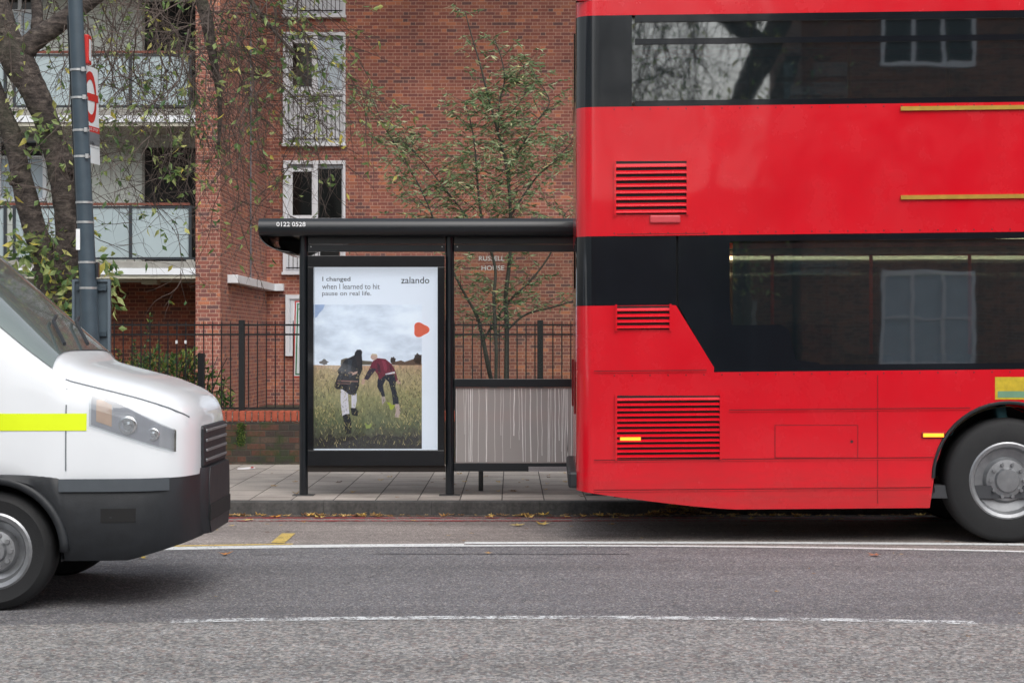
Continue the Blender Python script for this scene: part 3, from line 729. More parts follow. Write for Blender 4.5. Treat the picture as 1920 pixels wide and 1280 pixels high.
# printed grass in front of the figures
random.seed(11)
gr = [MB(), MB(), MB(), MB()]
for i in range(3000):
    x = random.uniform(66, 1220); y = random.uniform(300, 1155); t = (y-260)/900
    l = random.uniform(14, 48)*(.4+t); dx = random.uniform(-.9, .9)*l; wv = random.uniform(1.4, 4.6)
    if 280 < x < 980 and y < 900 and random.random() < .8: continue
    if y+2 > 1160 or (y > 960 and i % 4 in (1, 2) and random.random() < .72): continue
    x2 = min(1224, max(62, x+dx))
    gr[i % 4].poly([pp(580+a/5.818, 640+b/5.818, 9+(i % 4)) for a, b in ((x2, y-l), (x+wv, y), (x-wv, y))])
for g_, c in zip(gr, ((78,76,44),(164,152,90),(212,188,130),(52,42,34))): g_.build('printed_grass', flat(c), pic)
zp([(840,660),(880,665),(900,690),(940,690),(905,745),(880,740),(870,700)], 14, flat((170,176,60)), 'printed_grass')
zp([(605,880),(640,915),(690,885),(660,945),(620,950)], 14, flat((150,160,80)), 'printed_grass')
R2 = random.Random(8); top_ = [(1224 - i*29, 1045 + R2.uniform(-38, 22)) for i in range(41)]
zp([(62, 1160), (1224, 1160)] + top_ + [(62, 1050)], 8.5, flat((50,44,40)), 'printed_soil')
# texts
def ptxt(t, x0, x1, y0, y1, m, nm, bold=0):
    W_ = (x1-x0)*DP/F; H_ = (y1-y0)*DP/F; a = P(x0, y1, DP-.003)
    return text_mb(t, W_, H_, lambda u, v: (a.x+u, a.y, a.z+v), bold=bold).build(nm, m, po)
ptxt('I changed', 604.5, 657, 519, 529.5, M_ink, 'headline', .008)
M_ink2 = simple('ink soft', (84,86,94), .6, var=.1)
ptxt('when I learned to hit', 604, 712, 532, 542, M_ink2, 'headline')
ptxt('pause on real life.', 604, 696, 545.5, 556.5, M_ink2, 'headline')
ptxt('zalando', 752, 805, 519, 531.5, M_ink, 'wordmark', .004)
lp = []
for i in range(0, 30):
    a = 2*pi*i/30
    r = 1 + .16*cos(3*a)
    lp.append((789+ (14.2*r)*cos(a), 618 - (13.0*r)*sin(a)))
MB().poly([pp(x, y, 4) for x, y in lp][::-1]).build('logo', flat((238,104,72)), po)
# glazed bays to the right
for bi, (a, b) in enumerate(zip(posts[1:-1], posts[2:])):
    xa, xb = sx(a)+.042, sx(b)-.042
    MB().box(xa, xb, -.004, .004, sz(710), sz(472)).build('glass_pane', M_clear, sh)
    MB().box(xa, xb, -.03, .03, sz(725.5), sz(710)).build('mid_rail', M_black, sh, bevel=.004)
    MB().box(xa, xb, -.03, .03, sz(883), sz(867)).build('bottom_rail', M_black, sh, bevel=.004)
    fr_ = MB().box(xa+.004, xa+.012, -.02, .02, sz(867), sz(725.5)).build('glass_edge', M_black, sh)
    lowm = glass('dirty lower glass', tint=(215,208,200), clear=.4, rough=.3, base=(204,200,198), ior=1.3)
    MB().box(xa+.012, xb, -.004, .004, sz(866.5), sz(726)).build('dirty_pane', lowm, sh)
    dr = MB(); rr = random.Random(21+bi)
    x = xa+.02
    while x < xb-.02:
        z1 = sz(727)-rr.uniform(0, .01); zb = sz(866)+(rr.uniform(.0, .35) if rr.random() < .2 else .002)
        k = 9; pth = []; xo = 0
        for i in range(k):
            xo += rr.uniform(-.0035, .0035); pth.append((x+xo, z1+(zb-z1)*i/(k-1)))
        wd = rr.choice((.0012, .0018, .0025, .0034, .0046))
        vs = []
        for (u, v) in pth: vs += [(u-wd, -.0065, v), (u+wd, -.0065, v)]
        dr.add(vs, [(2*i, 2*i+2, 2*i+3, 2*i+1) for i in range(k-1)])
        x += rr.choice((.014, .02, .028, .04, .065))
    dr.build('paint_drips', simple('white drips', (240,239,238), .6, obj=False), sh)
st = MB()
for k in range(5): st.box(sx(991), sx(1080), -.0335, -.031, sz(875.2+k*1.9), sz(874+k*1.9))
st.build('light_streaks', simple('pale stripe', (176,172,174), .5), sh)  # light streaks of the moving bus, drawn as pale strips
bench = MB().box(sx(870), XR-.5, .42, .68, .585, .625)
bo_ = bench.build('bench_seat', M_seatred, sh, bevel=.015)
for px in (900, 1100, 1300):
    MB().tube([(sx(px), .55, .0), (sx(px), .55, .585)], .025, 8).build('bench_leg', M_black, bo_)

# ================================================================= STOP POST WITH FLAG
LD = 18.6
lpst = empty('bus_stop_post', 'leaning grey lamp post carrying a red and white bus stop flag, left of the shelter', 'lamp post', (GX(169, LD), LD, 0))
def lx_(px): return GX(px, LD) - GX(169, LD)
lean = (GX(141, LD)-GX(166.5, LD))/(GZ(0, LD)-GZ(560, LD))
xb0 = lx_(166.5) - lean*GZ(560, LD)
def cxz(z): return xb0 + lean*z
pole = MB(); zs_ = [0, 1.0, 1.9, 1.95, 3, 4.6, 6.5]
pole.tube([(cxz(z), 0, z) for z in zs_], [.088, .086, .082, .080, .075, .068, .06], 20)
pole.build('pole', M_post, lpst, smooth=True)
MB().tube([(cxz(z)-.085, .05, z) for z in (2.0, 3.0, 4.5)], .012, 6).build('conduit', M_black, lpst)
for py in (132, 184, 245, 294, 380, 417, 492, 540):
    z = GZ(py, LD); r = .0765 if py > 300 else .0725
    b_ = MB(); b_.lathe([(r, -.010), (r+.006, -.010), (r+.006, .010), (r, .010)], (cxz(z), 0, z), 20, axis='z')
    if py < 320: b_.box(cxz(z)+.045, cxz(z)+.075, -.085, -.06, z-.02, z+.02)
    b_.build('band', M_steel, lpst)
# flag, perpendicular to the road, slightly bowed
fz0, fz1 = GZ(301, LD), GZ(117, LD); fx = GX(159, LD) - GX(169, LD)
def FP(u, v, off=0):      # u 0..1 away from road, v metres above flag bottom
    return (fx - .07 + .095*u + lean*(v-.4)*.55 + .02*sin(pi*u) + off, .06+.46*u, fz0+v)
def fquad(u0, u1, v0, v1, off, m, nm, par, k=8):
    q = MB(); vs = []
    for i in range(k+1):
        u = u0+(u1-u0)*i/k; vs += [FP(u, v0, off), FP(u, v1, off)]
    q.add(vs, [(2*i, 2*i+2, 2*i+3, 2*i+1) for i in range(k)]); return q.build(nm, m, par)
flag = fquad(0, 1, 0, fz1-fz0, 0, M_signwhite, 'flag', lpst); sm_ = flag.modifiers.new('s', 'SOLIDIFY'); sm_.thickness = .012; sm_.offset = -1
FH = fz1-fz0
rg = MB(); vs = []
for i in range(41):
    a = 2*pi*i/40
    for r in (.105, .155): vs.append(FP(.5+r*cos(a)/.46, FH-.29+r*1.05*sin(a)*1.5, .003))
rg.add(vs, [(2*i, 2*i+1, 2*i+3, 2*i+2) for i in range(40)])
rg.build('roundel', M_signred, flag)
fquad(.05, .95, FH-.325, FH-.255, .005, M_signred, 'roundel_bar', flag)
fquad(0, 1, FH-.62, FH-.565, .003, M_signred, 'red_band', flag)
fquad(0, 1, FH-.74, FH-.62, .003, M_signgrey, 'grey_band', flag)
fquad(0, 1, .395 - .17, .395 - .166, .003, M_signgrey, 'divider', flag)
fquad(0, 1, .11+.04, .114+.04, .003, M_signgrey, 'divider', flag)
fquad(.04, .42, .01, .14, .003, M_signblue, 'night_panel', flag)
def ftxt(t, u0, W, v0, hh, m, nm):
    text_mb(t, W, hh, lambda a, b: FP(u0+a/.46, v0+b, .006)).build(nm, m, flag)
ftxt('BUS STOP', .3, .26, FH-.605, .025, M_signwhite, 'lettering')
ftxt('2', .1, .03, .165, .045, M_ink, 'route_number')
ftxt('196', .42, .09, .165, .045, M_ink, 'route_number')
ftxt('N2', .08, .11, .04, .06, M_ink, 'route_number')
rb = MB(); rb.box(fx-.025, fx+.03, .02, .16, GZ(119, LD), GZ(64, LD)); rbo = rb.build('route_box', M_signred, lpst, bevel=.008)
MB().box(fx+.0305, fx+.033, .05, .13, GZ(112, LD), GZ(72, LD)).build('route_label', M_signwhite, rbo)
# timetable case back
tx0, tx1, tz1, tz0 = lx_(131), lx_(202), GZ(523, LD), GZ(680, LD)-.1
tc = MB(); tc.box(tx0, tx1, .12, .17, tz0, tz1); tco = tc.build('timetable_case', simple('case grey', (78,92,102), .45, obj=False), lpst, bevel=.006)
f = MB(); t_ = .022
f.box(tx0-.003, tx0+t_, .10, .12, tz0, tz1); f.box(tx1-t_, tx1+.003, .10, .12, tz0, tz1); f.box(tx0+t_, tx1-t_, .10, .12, tz1-t_, tz1+.003)
f.build('case_frame', simple('case frame grey', (96,110,120), .45, obj=False), tco)
for pz in (540, 626): MB().box(tx0+.04, tx1-.03, .085, .118, GZ(pz+4, LD), GZ(pz-4, LD)).build('case_bracket', M_post, tco)
MB().box(cxz(2.35)-.082, cxz(2.35)-.045, -.07, -.045, GZ(469, LD), GZ(430, LD)).build('number_plate', M_white_ink, lpst)
MB().box(cxz(1.95)+.075, cxz(1.95)+.1, -.03, .03, GZ(520, LD), GZ(492, LD)).build('cable_box', M_black, lpst)

# ================================================================= BUS
random.seed(2)
BW = 2.42; BL = 11.0; BH = 4.40
bus = empty('double_decker_bus', 'red double decker bus with black window bands pulling along the kerb', 'bus', (GX(1080, 15.58), 15.58, ROADZ), radians(-1.2))
RK = .0095                                     # body squats on its rear axle
def bz(z, x): return z + RK*(x-1.0)
def outline(x0, x1, rr=.14, inset=0):          # near side from front to rear, round the back, far side to front
    pts = []; r = rr
    xs = [x1 - (x1-r)*i/220 for i in range(221)]
    pts += [(x, inset) for x in xs]
    for i in range(1, 8): a = pi/2*i/8; pts.append((r-(r-inset)*sin(a), r-(r-inset)*cos(a)))
    for i in range(0, 11): pts.append((inset, r+(BW-2*r)*i/10))
    for i in range(1, 8): a = pi/2*i/8; pts.append((r-(r-inset)*cos(a), BW-r+(r-inset)*sin(a)))
    pts += [(x, BW-inset) for x in reversed(xs)]
    return pts
WX = 3.37; WR = .575; WZ = .49
WX2 = 9.0
def zlow(x, y):
    z = .262 if x > 1.25 else .262+.155*((1.25-x)/1.25)**1.3
    for w_ in (WX, WX2):
        d = abs(x-w_)
        if d < WR: z = max(z, WZ+sqrt(WR*WR-d*d))
    return z
def band(name, z0, z1, mat, path, parent=bus, th=.03, smooth=True):
    m = MB(); vo = []; vi = []; n = len(path)
    for i, (x, y) in enumerate(path):
        a = z0(x, y) if callable(z0) else z0; b = z1(x, y) if callable(z1) else z1
        p0 = path[max(i-1, 0)]; p1 = path[min(i+1, n-1)]; dx, dy = p1[0]-p0[0], p1[1]-p0[1]; L_ = sqrt(dx*dx+dy*dy) or 1
        nx_, ny_ = dy/L_*th, -dx/L_*th       # inwards
        if (nx_*(BL/2-x) + ny_*(BW/2-y)) < 0: nx_, ny_ = -nx_, -ny_
        vo.append(((x, y, bz(a, x)), (x, y, bz(b, x)))); vi.append(((x+nx_, y+ny_, bz(a, x)), (x+nx_, y+ny_, bz(b, x))))
    def qs(A, B, flip):
        vs = [p for a, b in zip(A, B) for p in (a, b)]
        m.add(vs, [(2*i, 2*i+1, 2*i+3, 2*i+2) if flip else (2*i, 2*i+2, 2*i+3, 2*i+1) for i in range(n-1)])
    qs([a for a, b in vo], [b for a, b in vo], False)
    qs([a for a, b in vi], [b for a, b in vi], True)
    qs([b for a, b in vo], [b for a, b in vi], False)
    qs([a for a, b in vo], [a for a, b in vi], True)
    o = m.build(name, mat, parent, smooth=False); smooth_angle(o, 30)
    return o
full = outline(0, BL); XF = 10.6
low = [p for p in full]
bodyo = band('body', zlow, 1.335, M_busred, low)
# rear quarter above the waist, cut along the slant
def slant(x, y):
    if y > BW/2: return 1.86
    xs = (1.0, 1.32)
    if x <= .78: return 1.862
    if x >= 1.10: return 1.336
    return 1.862 - (x-.78)/(.32)*(.526)
qpath = [p for p in full if p[0] <= 1.12]
band('rear_quarter', 1.3352, slant, M_busred, qpath)
band('between_deck_panels', 2.405, 3.415, M_busred, full)
roof_p = band('cantrail', 4.13, 4.25, M_busred, full)
# roof with rounded edges
rm = MB(); nx = 60
for_prof = []
k = 10
prof = [(.0, 4.25)] + [(.22*(1-cos(pi/2*i/k)), 4.25+.15*sin(pi/2*i/k)) for i in range(1, k+1)]
prof = prof + [(BW-y, z) for y, z in reversed(prof)]
vs = []; xs = [0.0, .03, .1, .22] + [.22+(BL-.22)*i/40 for i in range(1, 41)]
for x in xs:
    q = 0 if x >= .22 else .22*(1-sin(pi/2*x/.22))*0; dzr = 0 if x >= .22 else -.13*(1-sqrt(max(0, 1-((.22-x)/.22)**2)))
    for y, z in prof:
        vs.append((x, y, bz(max(4.25, z+dzr), x)))
npf = len(prof)
rm.add(vs, [(i*npf+j, (i+1)*npf+j, (i+1)*npf+j+1, i*npf+j+1) for i in range(len(xs)-1) for j in range(npf-1)] + [tuple(range(npf))])
smooth_angle(rm.build('roof', M_busred, bus), 40)
# window bands: black pillars/frames on glass
UP0, UP1, LO0, LO1 = 3.415, 4.13, 1.335, 2.405
gp = outline(0, BL, .14, .022)
def glassband(z0, z1, xa, nm):
    pth = [p for p in gp if p[0] >= xa and p[1] < BW/2]; band(nm, z0, z1, M_busglass, pth, th=.006)
    pth = [p for p in gp if p[0] >= xa and p[1] > BW/2]; band(nm, z0, z1, M_busglass, pth, th=.006)
glassband(UP0+.035, UP1-.02, .42, 'upper_window'); glassband(LO0+.03, LO1-.02, 1.18, 'lower_window')
up_rear = [p for p in full if p[0] <= .46]; band('upper_rear_panel', UP0, UP1, M_busblack, up_rear)
lo_rear = [p for p in full if p[0] <= .8]
def lo_rear_low(x, y): return 1.864
band('lower_rear_panel', lo_rear_low, LO1, M_busblack, [p for p in full if p[0] <= .80])
# black slanting quarter panel joining the rear panel to the window band (both sides)
for yy, d in ((0, 1), (BW, -1)):
    q = [(.80, 1.864), (1.08, 1.34), (1.9, 1.34), (1.9, 1.40), (1.72, 1.42), (1.66, 1.66), (1.60, 1.70), (1.22, 1.70), (1.20, 1.9), (1.20, 2.403), (.80, 2.403)]
    MB().prism([(x, yy+d*.001, bz(z, x)) for x, z in q], (0, d*.03, 0)).build('window_surround', M_busblack, bus)
    q = [(1.20, 1.70), (2.0, 1.70), (2.0, 1.40), (1.2, 1.40)]
    MB().prism([(x, yy+d*.0235, bz(z, x)) for x, z in q], (0, d*.02, 0)).build('window_infill', M_busblack, bus)
    # upper rails, mid bar
    for a, b, nm, pr in ((UP0, UP0+.045, 'window_rail', .0), (UP1-.055, UP1, 'window_rail', .0), (3.90, 3.945, 'hopper_bar', .008)):
        MB().prism([(.461, yy+d*(pr+.001), bz(a, .461)), (XF, yy+d*(pr+.001), bz(a, XF)), (XF, yy+d*(pr+.001), bz(b, XF)), (.461, yy+d*(pr+.001), bz(b, .461))], (0, d*.028, 0)).build(nm, M_busblack, bus)
    for a, b in ((LO0, LO0+.05), (LO1-.05, LO1)):
        MB().prism([(1.1, yy+d*.0015, bz(a, 1.1)), (XF, yy+d*.0015, bz(a, XF)), (XF, yy+d*.0015, bz(b, XF)), (1.1, yy+d*.0015, bz(b, 1.1))], (0, d*.028, 0)).build('window_rail', M_busblack, bus)
    for x in (4.6, 6.1, 7.6, 9.1):
        MB().box(x, x+.06, yy+d*.012, yy+d*.03, bz(UP0+.045, x), bz(UP1-.055, x)).build('window_pillar', M_busblack, bus)
    for x in (4.4, 5.9, 7.4, 8.9):
        MB().box(x, x+.07, yy+d*.012, yy+d*.03, bz(LO0+.05, x), bz(LO1-.05, x)).build('window_pillar', M_busblack, bus)
def lx2(px): return (px-1083)/240.0
def lz2(py, px=1300): return 1.575+(640-py)/240.0 - RK*(lx2(px)-1.0)
def louvre(x0, x1, z0, z1, n, nm):
    ba = MB().box(x0, x1, -.004, -.0005, bz(z0, x0), bz(z1, x1)).build(nm, simple('louvre dark', (20,8,10), .7), bus)
    s_ = MB(); p_ = (z1-z0)/n
    for i in range(n):
        z = z0+p_*i + .004
        s_.prism([(x0, -.003, bz(z, x0)), (x0, -.022, bz(z+.002, x0)), (x0, -.022, bz(z+.008, x0)), (x0, -.003, bz(z+p_*.62, x0))], (x1-x0, 0, RK*(x1-x0)))
    s_.build('louvre_slats', M_busred, ba)
    e = .015
    for q in (x0-e, x1): MB().box(q, q+e, -.024, -.0004, bz(z0-e, q), bz(z1+e, q)).build('louvre_side', M_busred, ba)
louvre(lx2(1158), lx2(1290), lz2(400), lz2(302), 8, 'vent_louvre')
louvre(lx2(1160), lx2(1258), lz2(616), lz2(573), 4, 'vent_louvre')
louvre(lx2(1160), lx2(1352), lz2(858), lz2(742), 12, 'vent_louvre')
# panel seams
def seam(x0, x1, z, nm='panel_seam'):
    MB().prism([(x0, -.003, bz(z-.004, x0)), (x0, -.003, bz(z+.004, x0)), (x1, -.003, bz(z+.004, x1)), (x1, -.003, bz(z-.004, x1))], (0, .0025, 0)).build(nm, M_busdk, bus)
    MB().prism([(x0, -.006, bz(z-.014, x0)), (x0, -.006, bz(z-.005, x0)), (x1, -.006, bz(z-.005, x1)), (x1, -.006, bz(z-.014, x1))], (0, .0055, 0)).build('panel_lip', M_busred, bus)
seam(.14, 1.02, lz2(694)); seam(lx2(1370), WX-.3, lz2(769)); seam(.14, WX-WR-.01, lz2(861)); seam(.14, WX-WR-.03, lz2(917))
seam(WX+WR+.02, WX2-WR-.02, lz2(861)); seam(WX+WR+.02, WX2-WR-.02, lz2(917)); seam(lx2(1160)-.0, lx2(1330), lz2(438))
for x in (2.35, 6.2, 7.6): MB().box(x, x+.005, -.002, -.0003, bz(.30, x), bz(1.3, x)).build('panel_seam', M_busdk, bus)
for hx0, hx1, hz0_, hz1_ in ((1.55, 2.2, .66, .92), (4.35, 5.0, .45, .8)):
    hb = MB().box(hx0, hx1, -.0022, -.0004, bz(hz0_, hx0), bz(hz1_, hx0)).build('access_hatch', M_busdk, bus)
    MB().box(hx0+.006, hx1-.006, -.004, -.0023, bz(hz0_+.006, hx0), bz(hz1_-.006, hx0)).build('hatch_panel', M_busred, hb)
    MB().lathe([(0, -.003), (.011, -.003), (.011, 0)], (hx1-.05, -.0041, bz((hz0_+hz1_)/2, hx0)), 10).build('hatch_lock', M_blkplastic, hb)
for rz_ in (1.315, 2.425, 3.395):
    rv = MB(); xx = .3
    while xx < XF-.3:
        rv.lathe([(0, -.003), (.005, -.002), (.007, 0)], (xx, -.0003, bz(rz_, xx)), 6); xx += .14
    q_ = rv.build('rivet_row', M_busdk, bus); q_['kind'] = 'stuff'
# wheels
def wheel(root, x, y, z, R, w_, d, rimr, nm='wheel'):
    t = MB(); t.lathe([(rimr, 0), (rimr+.02, -.0), (R-.05, -.012), (R-.015, .01), (R, .04), (R, w_-.04), (R-.02, w_), (rimr, w_)], (0, 0, 0), 48)
    if d < 0: t.v = [(a, -b, c) for a, b, c in t.v]; t.f = [f_[::-1] for f_ in t.f]
    o_ = t.build(nm, M_tyre, root, smooth=True); smooth_angle(o_, 40); o_.location = (x, y, z)
    r = MB(); r.lathe([(rimr+.012, .0), (rimr, -.008), (rimr-.025, .0), (rimr-.045, .06), (rimr*.62, .075), (rimr*.55, .03), (rimr*.34, .02), (rimr*.3, -.01), (0, -.015)], (0, 0, 0), 48)
    for i in range(10):
        a = 2*pi*i/10; r.lathe([(0, .0), (.014, .0), (.014, .05)], (rimr*.45*cos(a), .0, rimr*.45*sin(a)), 8)
    if d < 0: r.v = [(a, -b, c) for a, b, c in r.v]; r.f = [f_[::-1] for f_ in r.f]
    ro_ = r.build('rim', M_rim, o_, smooth=True); smooth_angle(ro_, 40)
    return o_
M_rimdk = M_rim
for x in (WX, WX2):
    wheel(bus, x, .035, .49, .49, .3, 1, .29); wheel(bus, x, BW-.035, .49, .49, .3, -1, .29)
    for yy, d in ((.03, 1), (BW-.03, -1)):
        a_ = MB(); vs = []
        for i in range(25):
            a = pi*i/24*1.1-.05*pi
            vs += [(x+WR*cos(a), yy, WZ+WR*sin(a)), (x+WR*cos(a), yy+d*.55, WZ+WR*sin(a))]
        a_.add(vs, [(2*i, 2*i+1, 2*i+3, 2*i+2) for i in range(24)])
        a_.prism([(x+WR*cos(pi*i/12), yy+d*.55, WZ+WR*sin(pi*i/12)) for i in range(13)], (0, d*.01, 0)); a_.build('wheel_arch', M_blkplastic, bus)
        lip = MB(); lip.tube([(x+(WR+.012)*cos(a), yy-d*.034, bz(WZ, x)+(WR+.012)*sin(a)) for a in [pi*i/24 for i in range(25)]], .014, 6); lip.build('arch_lip', M_blkplastic, bus)
# amber marker lamps, small pale lamp, gold trims, decal
for px, py in ((1185, 822), (1751, 815), (2350, 806)):
    x = lx2(px); z = lz2(py, px)
    lo = MB().box(x-.09, x+.09, -.012, -.0005, bz(z-.022, x), bz(z+.022, x)).build('marker_lamp', M_busdk, bus, bevel=.004)
    MB().box(x-.08, x+.08, -.016, -.0122, bz(z-.014, x), bz(z+.014, x)).build('lamp_lens', M_amber, lo)
x = lx2(1250); z = lz2(411, 1250); MB().box(x-.12, x+.12, -.02, -.0005, bz(z-.03, x), bz(z+.03, x)).build('grab_cover', simple('pale red cover', (205,70,78), .4), bus, bevel=.015)
for py in (205, 371):
    x0 = lx2(1690); z = lz2(py, 1690)
    MB().prism([(x0, -.02, bz(z-.016, x0)), (x0, -.02, bz(z+.016, x0)), (XF-.6, -.02, bz(z+.016, XF-.6)), (XF-.6, -.02, bz(z-.016, XF-.6))], (0, .0195, 0)).build('advert_rail', M_gold, bus)
x = lx2(1895); z = lz2(728, 1890)
st_ = MB().box(x-.12, x+.14, -.003, -.0006, bz(z-.085, x), bz(z+.09, x)).build('sticker', simple('sticker yellow', (196,170,40), .5, var=.2, scale=18), bus)
MB().box(x-.10, x+.12, -.0042, -.0031, bz(z-.07, x), bz(z-.02, x)).build('sticker_stripe', simple('sticker green', (110,150,120), .5), st_)
# interior: floors, ceiling strips, seats, poles
MB().box(.3, XF-.2, .06, BW-.06, 2.46, 2.56).build('upper_floor', simple('bus floor', (70,72,76), .7), bus)
MB().box(.3, XF-.2, .06, BW-.06, .35, .45).build('lower_floor', simple('bus floor dark', (58,60,64), .7), bus)
MB().box(.3, XF-.2, .06, BW-.06, 4.2, 4.22).build('upper_ceiling', simple('bus ceiling', (150,150,146), .7), bus)
MB().box(1.3, XF-.3, .35, .395, 2.395, 2.43).build('ceiling_light', M_strip, bus)
MB().box(.15, 1.15, .06, BW-.06, .5, 2.44).build('engine_housing', M_blkplastic, bus)
for dk, zz in ((0, .45), (1, 2.56)):
    xx = 1.7 if dk == 0 else .7
    while xx < XF-1:
        for y0_, y1_ in ((.12, 1.0), (1.42, 2.3)):
            se = MB(); se.box(xx, xx+.45, y0_, y1_, zz+.38, zz+.47)
            s1 = se.build('seat', M_tealseat, bus, bevel=.03)
            bk = MB(); bk.prism([(xx-.02, y0_, zz+.42), (xx+.07, y0_, zz+.42), (xx-.03, y0_, zz+1.02), (xx-.10, y0_, zz+1.02)], (0, y1_-y0_, 0))
            bk.build('seat_back', M_tealseat, s1, bevel=.02)
            MB().box(xx+.1, xx+.3, y0_+.2, y1_-.2, zz, zz+.38).build('seat_base', M_blkplastic, s1)
        MB().tube([(xx-.05, 1.08, zz), (xx-.05, 1.08, zz+1.85 if dk == 0 else zz+1.63)], .016, 8).build('pole', M_gold if dk else M_signred, bus)
        xx += .82
# rear end fittings
for yy in (.16, BW-.34):
    r_ = MB().box(-.014, .0, yy, yy+.18, 1.0, 1.42).build('tail_lamp', M_busdk, bus, bevel=.01)
MB().box(-.012, .0, .5, BW-.5, 2.0, 2.3).build('rear_window', M_dkglass, bus)
MB().box(-.012, .0, .45, BW-.45, 3.5, 4.05).build('rear_window', M_dkglass, bus)
MB().box(-.06, .1, .1, BW-.1, .42, .55).build('rear_bumper', M_blkplastic, bus, bevel=.02)
# front end
MB().box(XF-.0, BL+.04, .0, BW, bz(.3, XF), bz(1.33, XF)).build('front_panel', M_busred, bus, bevel=.06)
MB().box(XF+.02, BL+.02, .03, BW-.03, bz(1.331, XF), bz(2.40, XF)).build('windscreen', M_busblack, bus, bevel=.08)
MB().box(XF-.0, BL+.03, .0, BW, bz(2.402, XF), bz(3.41, XF)).build('front_panel', M_busred, bus, bevel=.06)
MB().box(XF+.02, BL, .03, BW-.03, bz(3.412, XF), bz(4.12, XF)).build('windscreen', M_busblack, bus, bevel=.08)

# ================================================================= VAN
VD = 11.62; VXN = -1.90
van = empty('white_van', 'white panel van with fluorescent yellow side stripe and black bumper driving in the near lane', 'van', (VXN, VD+1.0, ROADZ))
def it(tab, x):
    if x >= tab[0][0]: return tab[0][1]
    for (a, A), (b, B) in zip(tab[:-1], tab[1:]):
        if b <= x <= a:
            t = (a-x)/(a-b); return A+(B-A)*t
    return tab[-1][1]
TW = [(0,.50),(-.02,.62),(-.05,.73),(-.10,.82),(-.17,.89),(-.28,.945),(-.45,.975),(-.8,.995),(-1.2,1.0),(-4.9,1.0),(-5.3,.96)]
TZT = [(0,1.13),(-.02,1.185),(-.06,1.235),(-.13,1.28),(-.30,1.345),(-.55,1.41),(-.70,1.45),(-.78,1.50),(-1.72,2.36),(-1.85,2.43),(-2.1,2.49),(-2.6,2.52),(-5.2,2.50),(-5.3,2.42)]
TZS = [(0,.98),(-.06,1.0),(-.2,1.06),(-.45,1.13),(-.75,1.20),(-.95,1.28),(-1.3,1.50),(-1.9,1.85),(-2.3,2.05),(-5.3,2.05)]
def vw(x): return it(TW, x)
VWX = -1.13; VWR = .40; VWZ = .35; VWX2 = -4.3
def vzb(x):
    z = .29 + (.10*max(0, (x+.35)/.35) if x > -.35 else 0)
    for w_ in (VWX, VWX2):
        d = abs(x-w_)
        if d < VWR: z = max(z, VWZ+sqrt(VWR**2-d*d))
    return z
def vsec(x, t, off=0):       # t in 0..1 : shoulder (side) -> crown centre ; returns y(half), z
    w0 = vw(x)+off; zs, zt = it(TZS, x), it(TZT, x)+off
    e = .55 if x > -.8 else .42
    if x < -1.6: e = .3
    a = t*pi/2; wtop = w0
    y = w0*(cos(a)**e if cos(a) > 1e-6 else 0); z = zs+(zt-zs)*(sin(a)**(e+.12))
    y *= 1 - .13*max(0, (z-1.35))/1.1
    return y, z
xsv = sorted(set([0, -.015, -.03, -.055, -.08, -.12, -.16] + [round(-.2-.04*i, 3) for i in range(129)] ), reverse=True)
xsv = [x for x in xsv if x >= -5.3]
TT = [i/14 for i in range(15)]
def vprof(x, zlo, off=0):
    w0 = vw(x)+off; zs = it(TZS, x)
    pts = [(w0-.03, zlo), (w0-.005, zlo+.03)]
    for k in range(1, 5): pts.append((w0 + .012*sin(pi*k/5), zlo+.03+(zs-zlo-.03)*k/5))
    for t in TT: pts.append(vsec(x, t, off))
    return pts
vb = MB(); vs = []; npt = None
for x in xsv:
    zlo = max(vzb(x), .60) if abs(x-VWX) > VWR else max(vzb(x), .6)
    pr = vprof(x, zlo); ring = [(x, -y, z) for y, z in pr] + [(x, y, z) for y, z in reversed(pr[:-1])]
    npt = len(ring); vs += ring
vb.add(vs, [(i*npt+j, i*npt+j+1, (i+1)*npt+j+1, (i+1)*npt+j) for i in range(len(xsv)-1) for j in range(npt-1)]
       + [tuple(range(npt))[::-1], tuple((len(xsv)-1)*npt+j for j in range(npt))])
vbo = vb.build('body', M_vanwhite, van); smooth_angle(vbo, 40)
# black lower cladding / bumper
bp = MB(); vs = []
xsb = [x for x in xsv if x > VWX-.0]
def bumptop(x): return .805 - .0*abs(x)
for i, x in enumerate([.05, .045, .03, .01] + xsb):
    xx = min(x, 0); w0 = vw(xx) + .018 - (.10 if x > .04 else .05 if x > .02 else .02 if x > 0 else 0)
    zb_ = vzb(xx) if x <= 0 else .40; zt_ = max(bumptop(x), zb_+.005)
    if x < VWX+VWR: zt_ = max(.80, zb_+.05)
    zm = (zb_+zt_)/2
    pr = [(w0-.06, zb_), (w0-.01, zb_+(zt_-zb_)*.15), (w0+.012, zm), (w0, zt_-(zt_-zb_)*.1), (w0-.03, zt_)]
    ring = [(x, -y, z) for y, z in pr] + [(x, y, z) for y, z in reversed(pr)]
    vs += ring
m_ = 10; kk = len(xsb)+4
bp.add(vs, [(i*m_+j, i*m_+(j+1) % m_, (i+1)*m_+(j+1) % m_, (i+1)*m_+j) for i in range(kk-1) for j in range(m_)] + [tuple(range(m_))[::-1]])
bpo = bp.build('bumper', M_blkplastic, van); smooth_angle(bpo, 40)
sill = MB()
for s_ in (-1, 1): sill.box(VWX2+VWR+.01, VWX-VWR-.01, s_*1.012, s_*.9, .30, .62); sill.box(-5.32, VWX2-VWR-.01, s_*1.012, s_*.9, .36, .62)
sill.build('sill', M_blkplastic, van, bevel=.02)
MB().box(-5.1, -.2, -.75, .75, .34, .7).build('underbody', M_blkplastic, van)
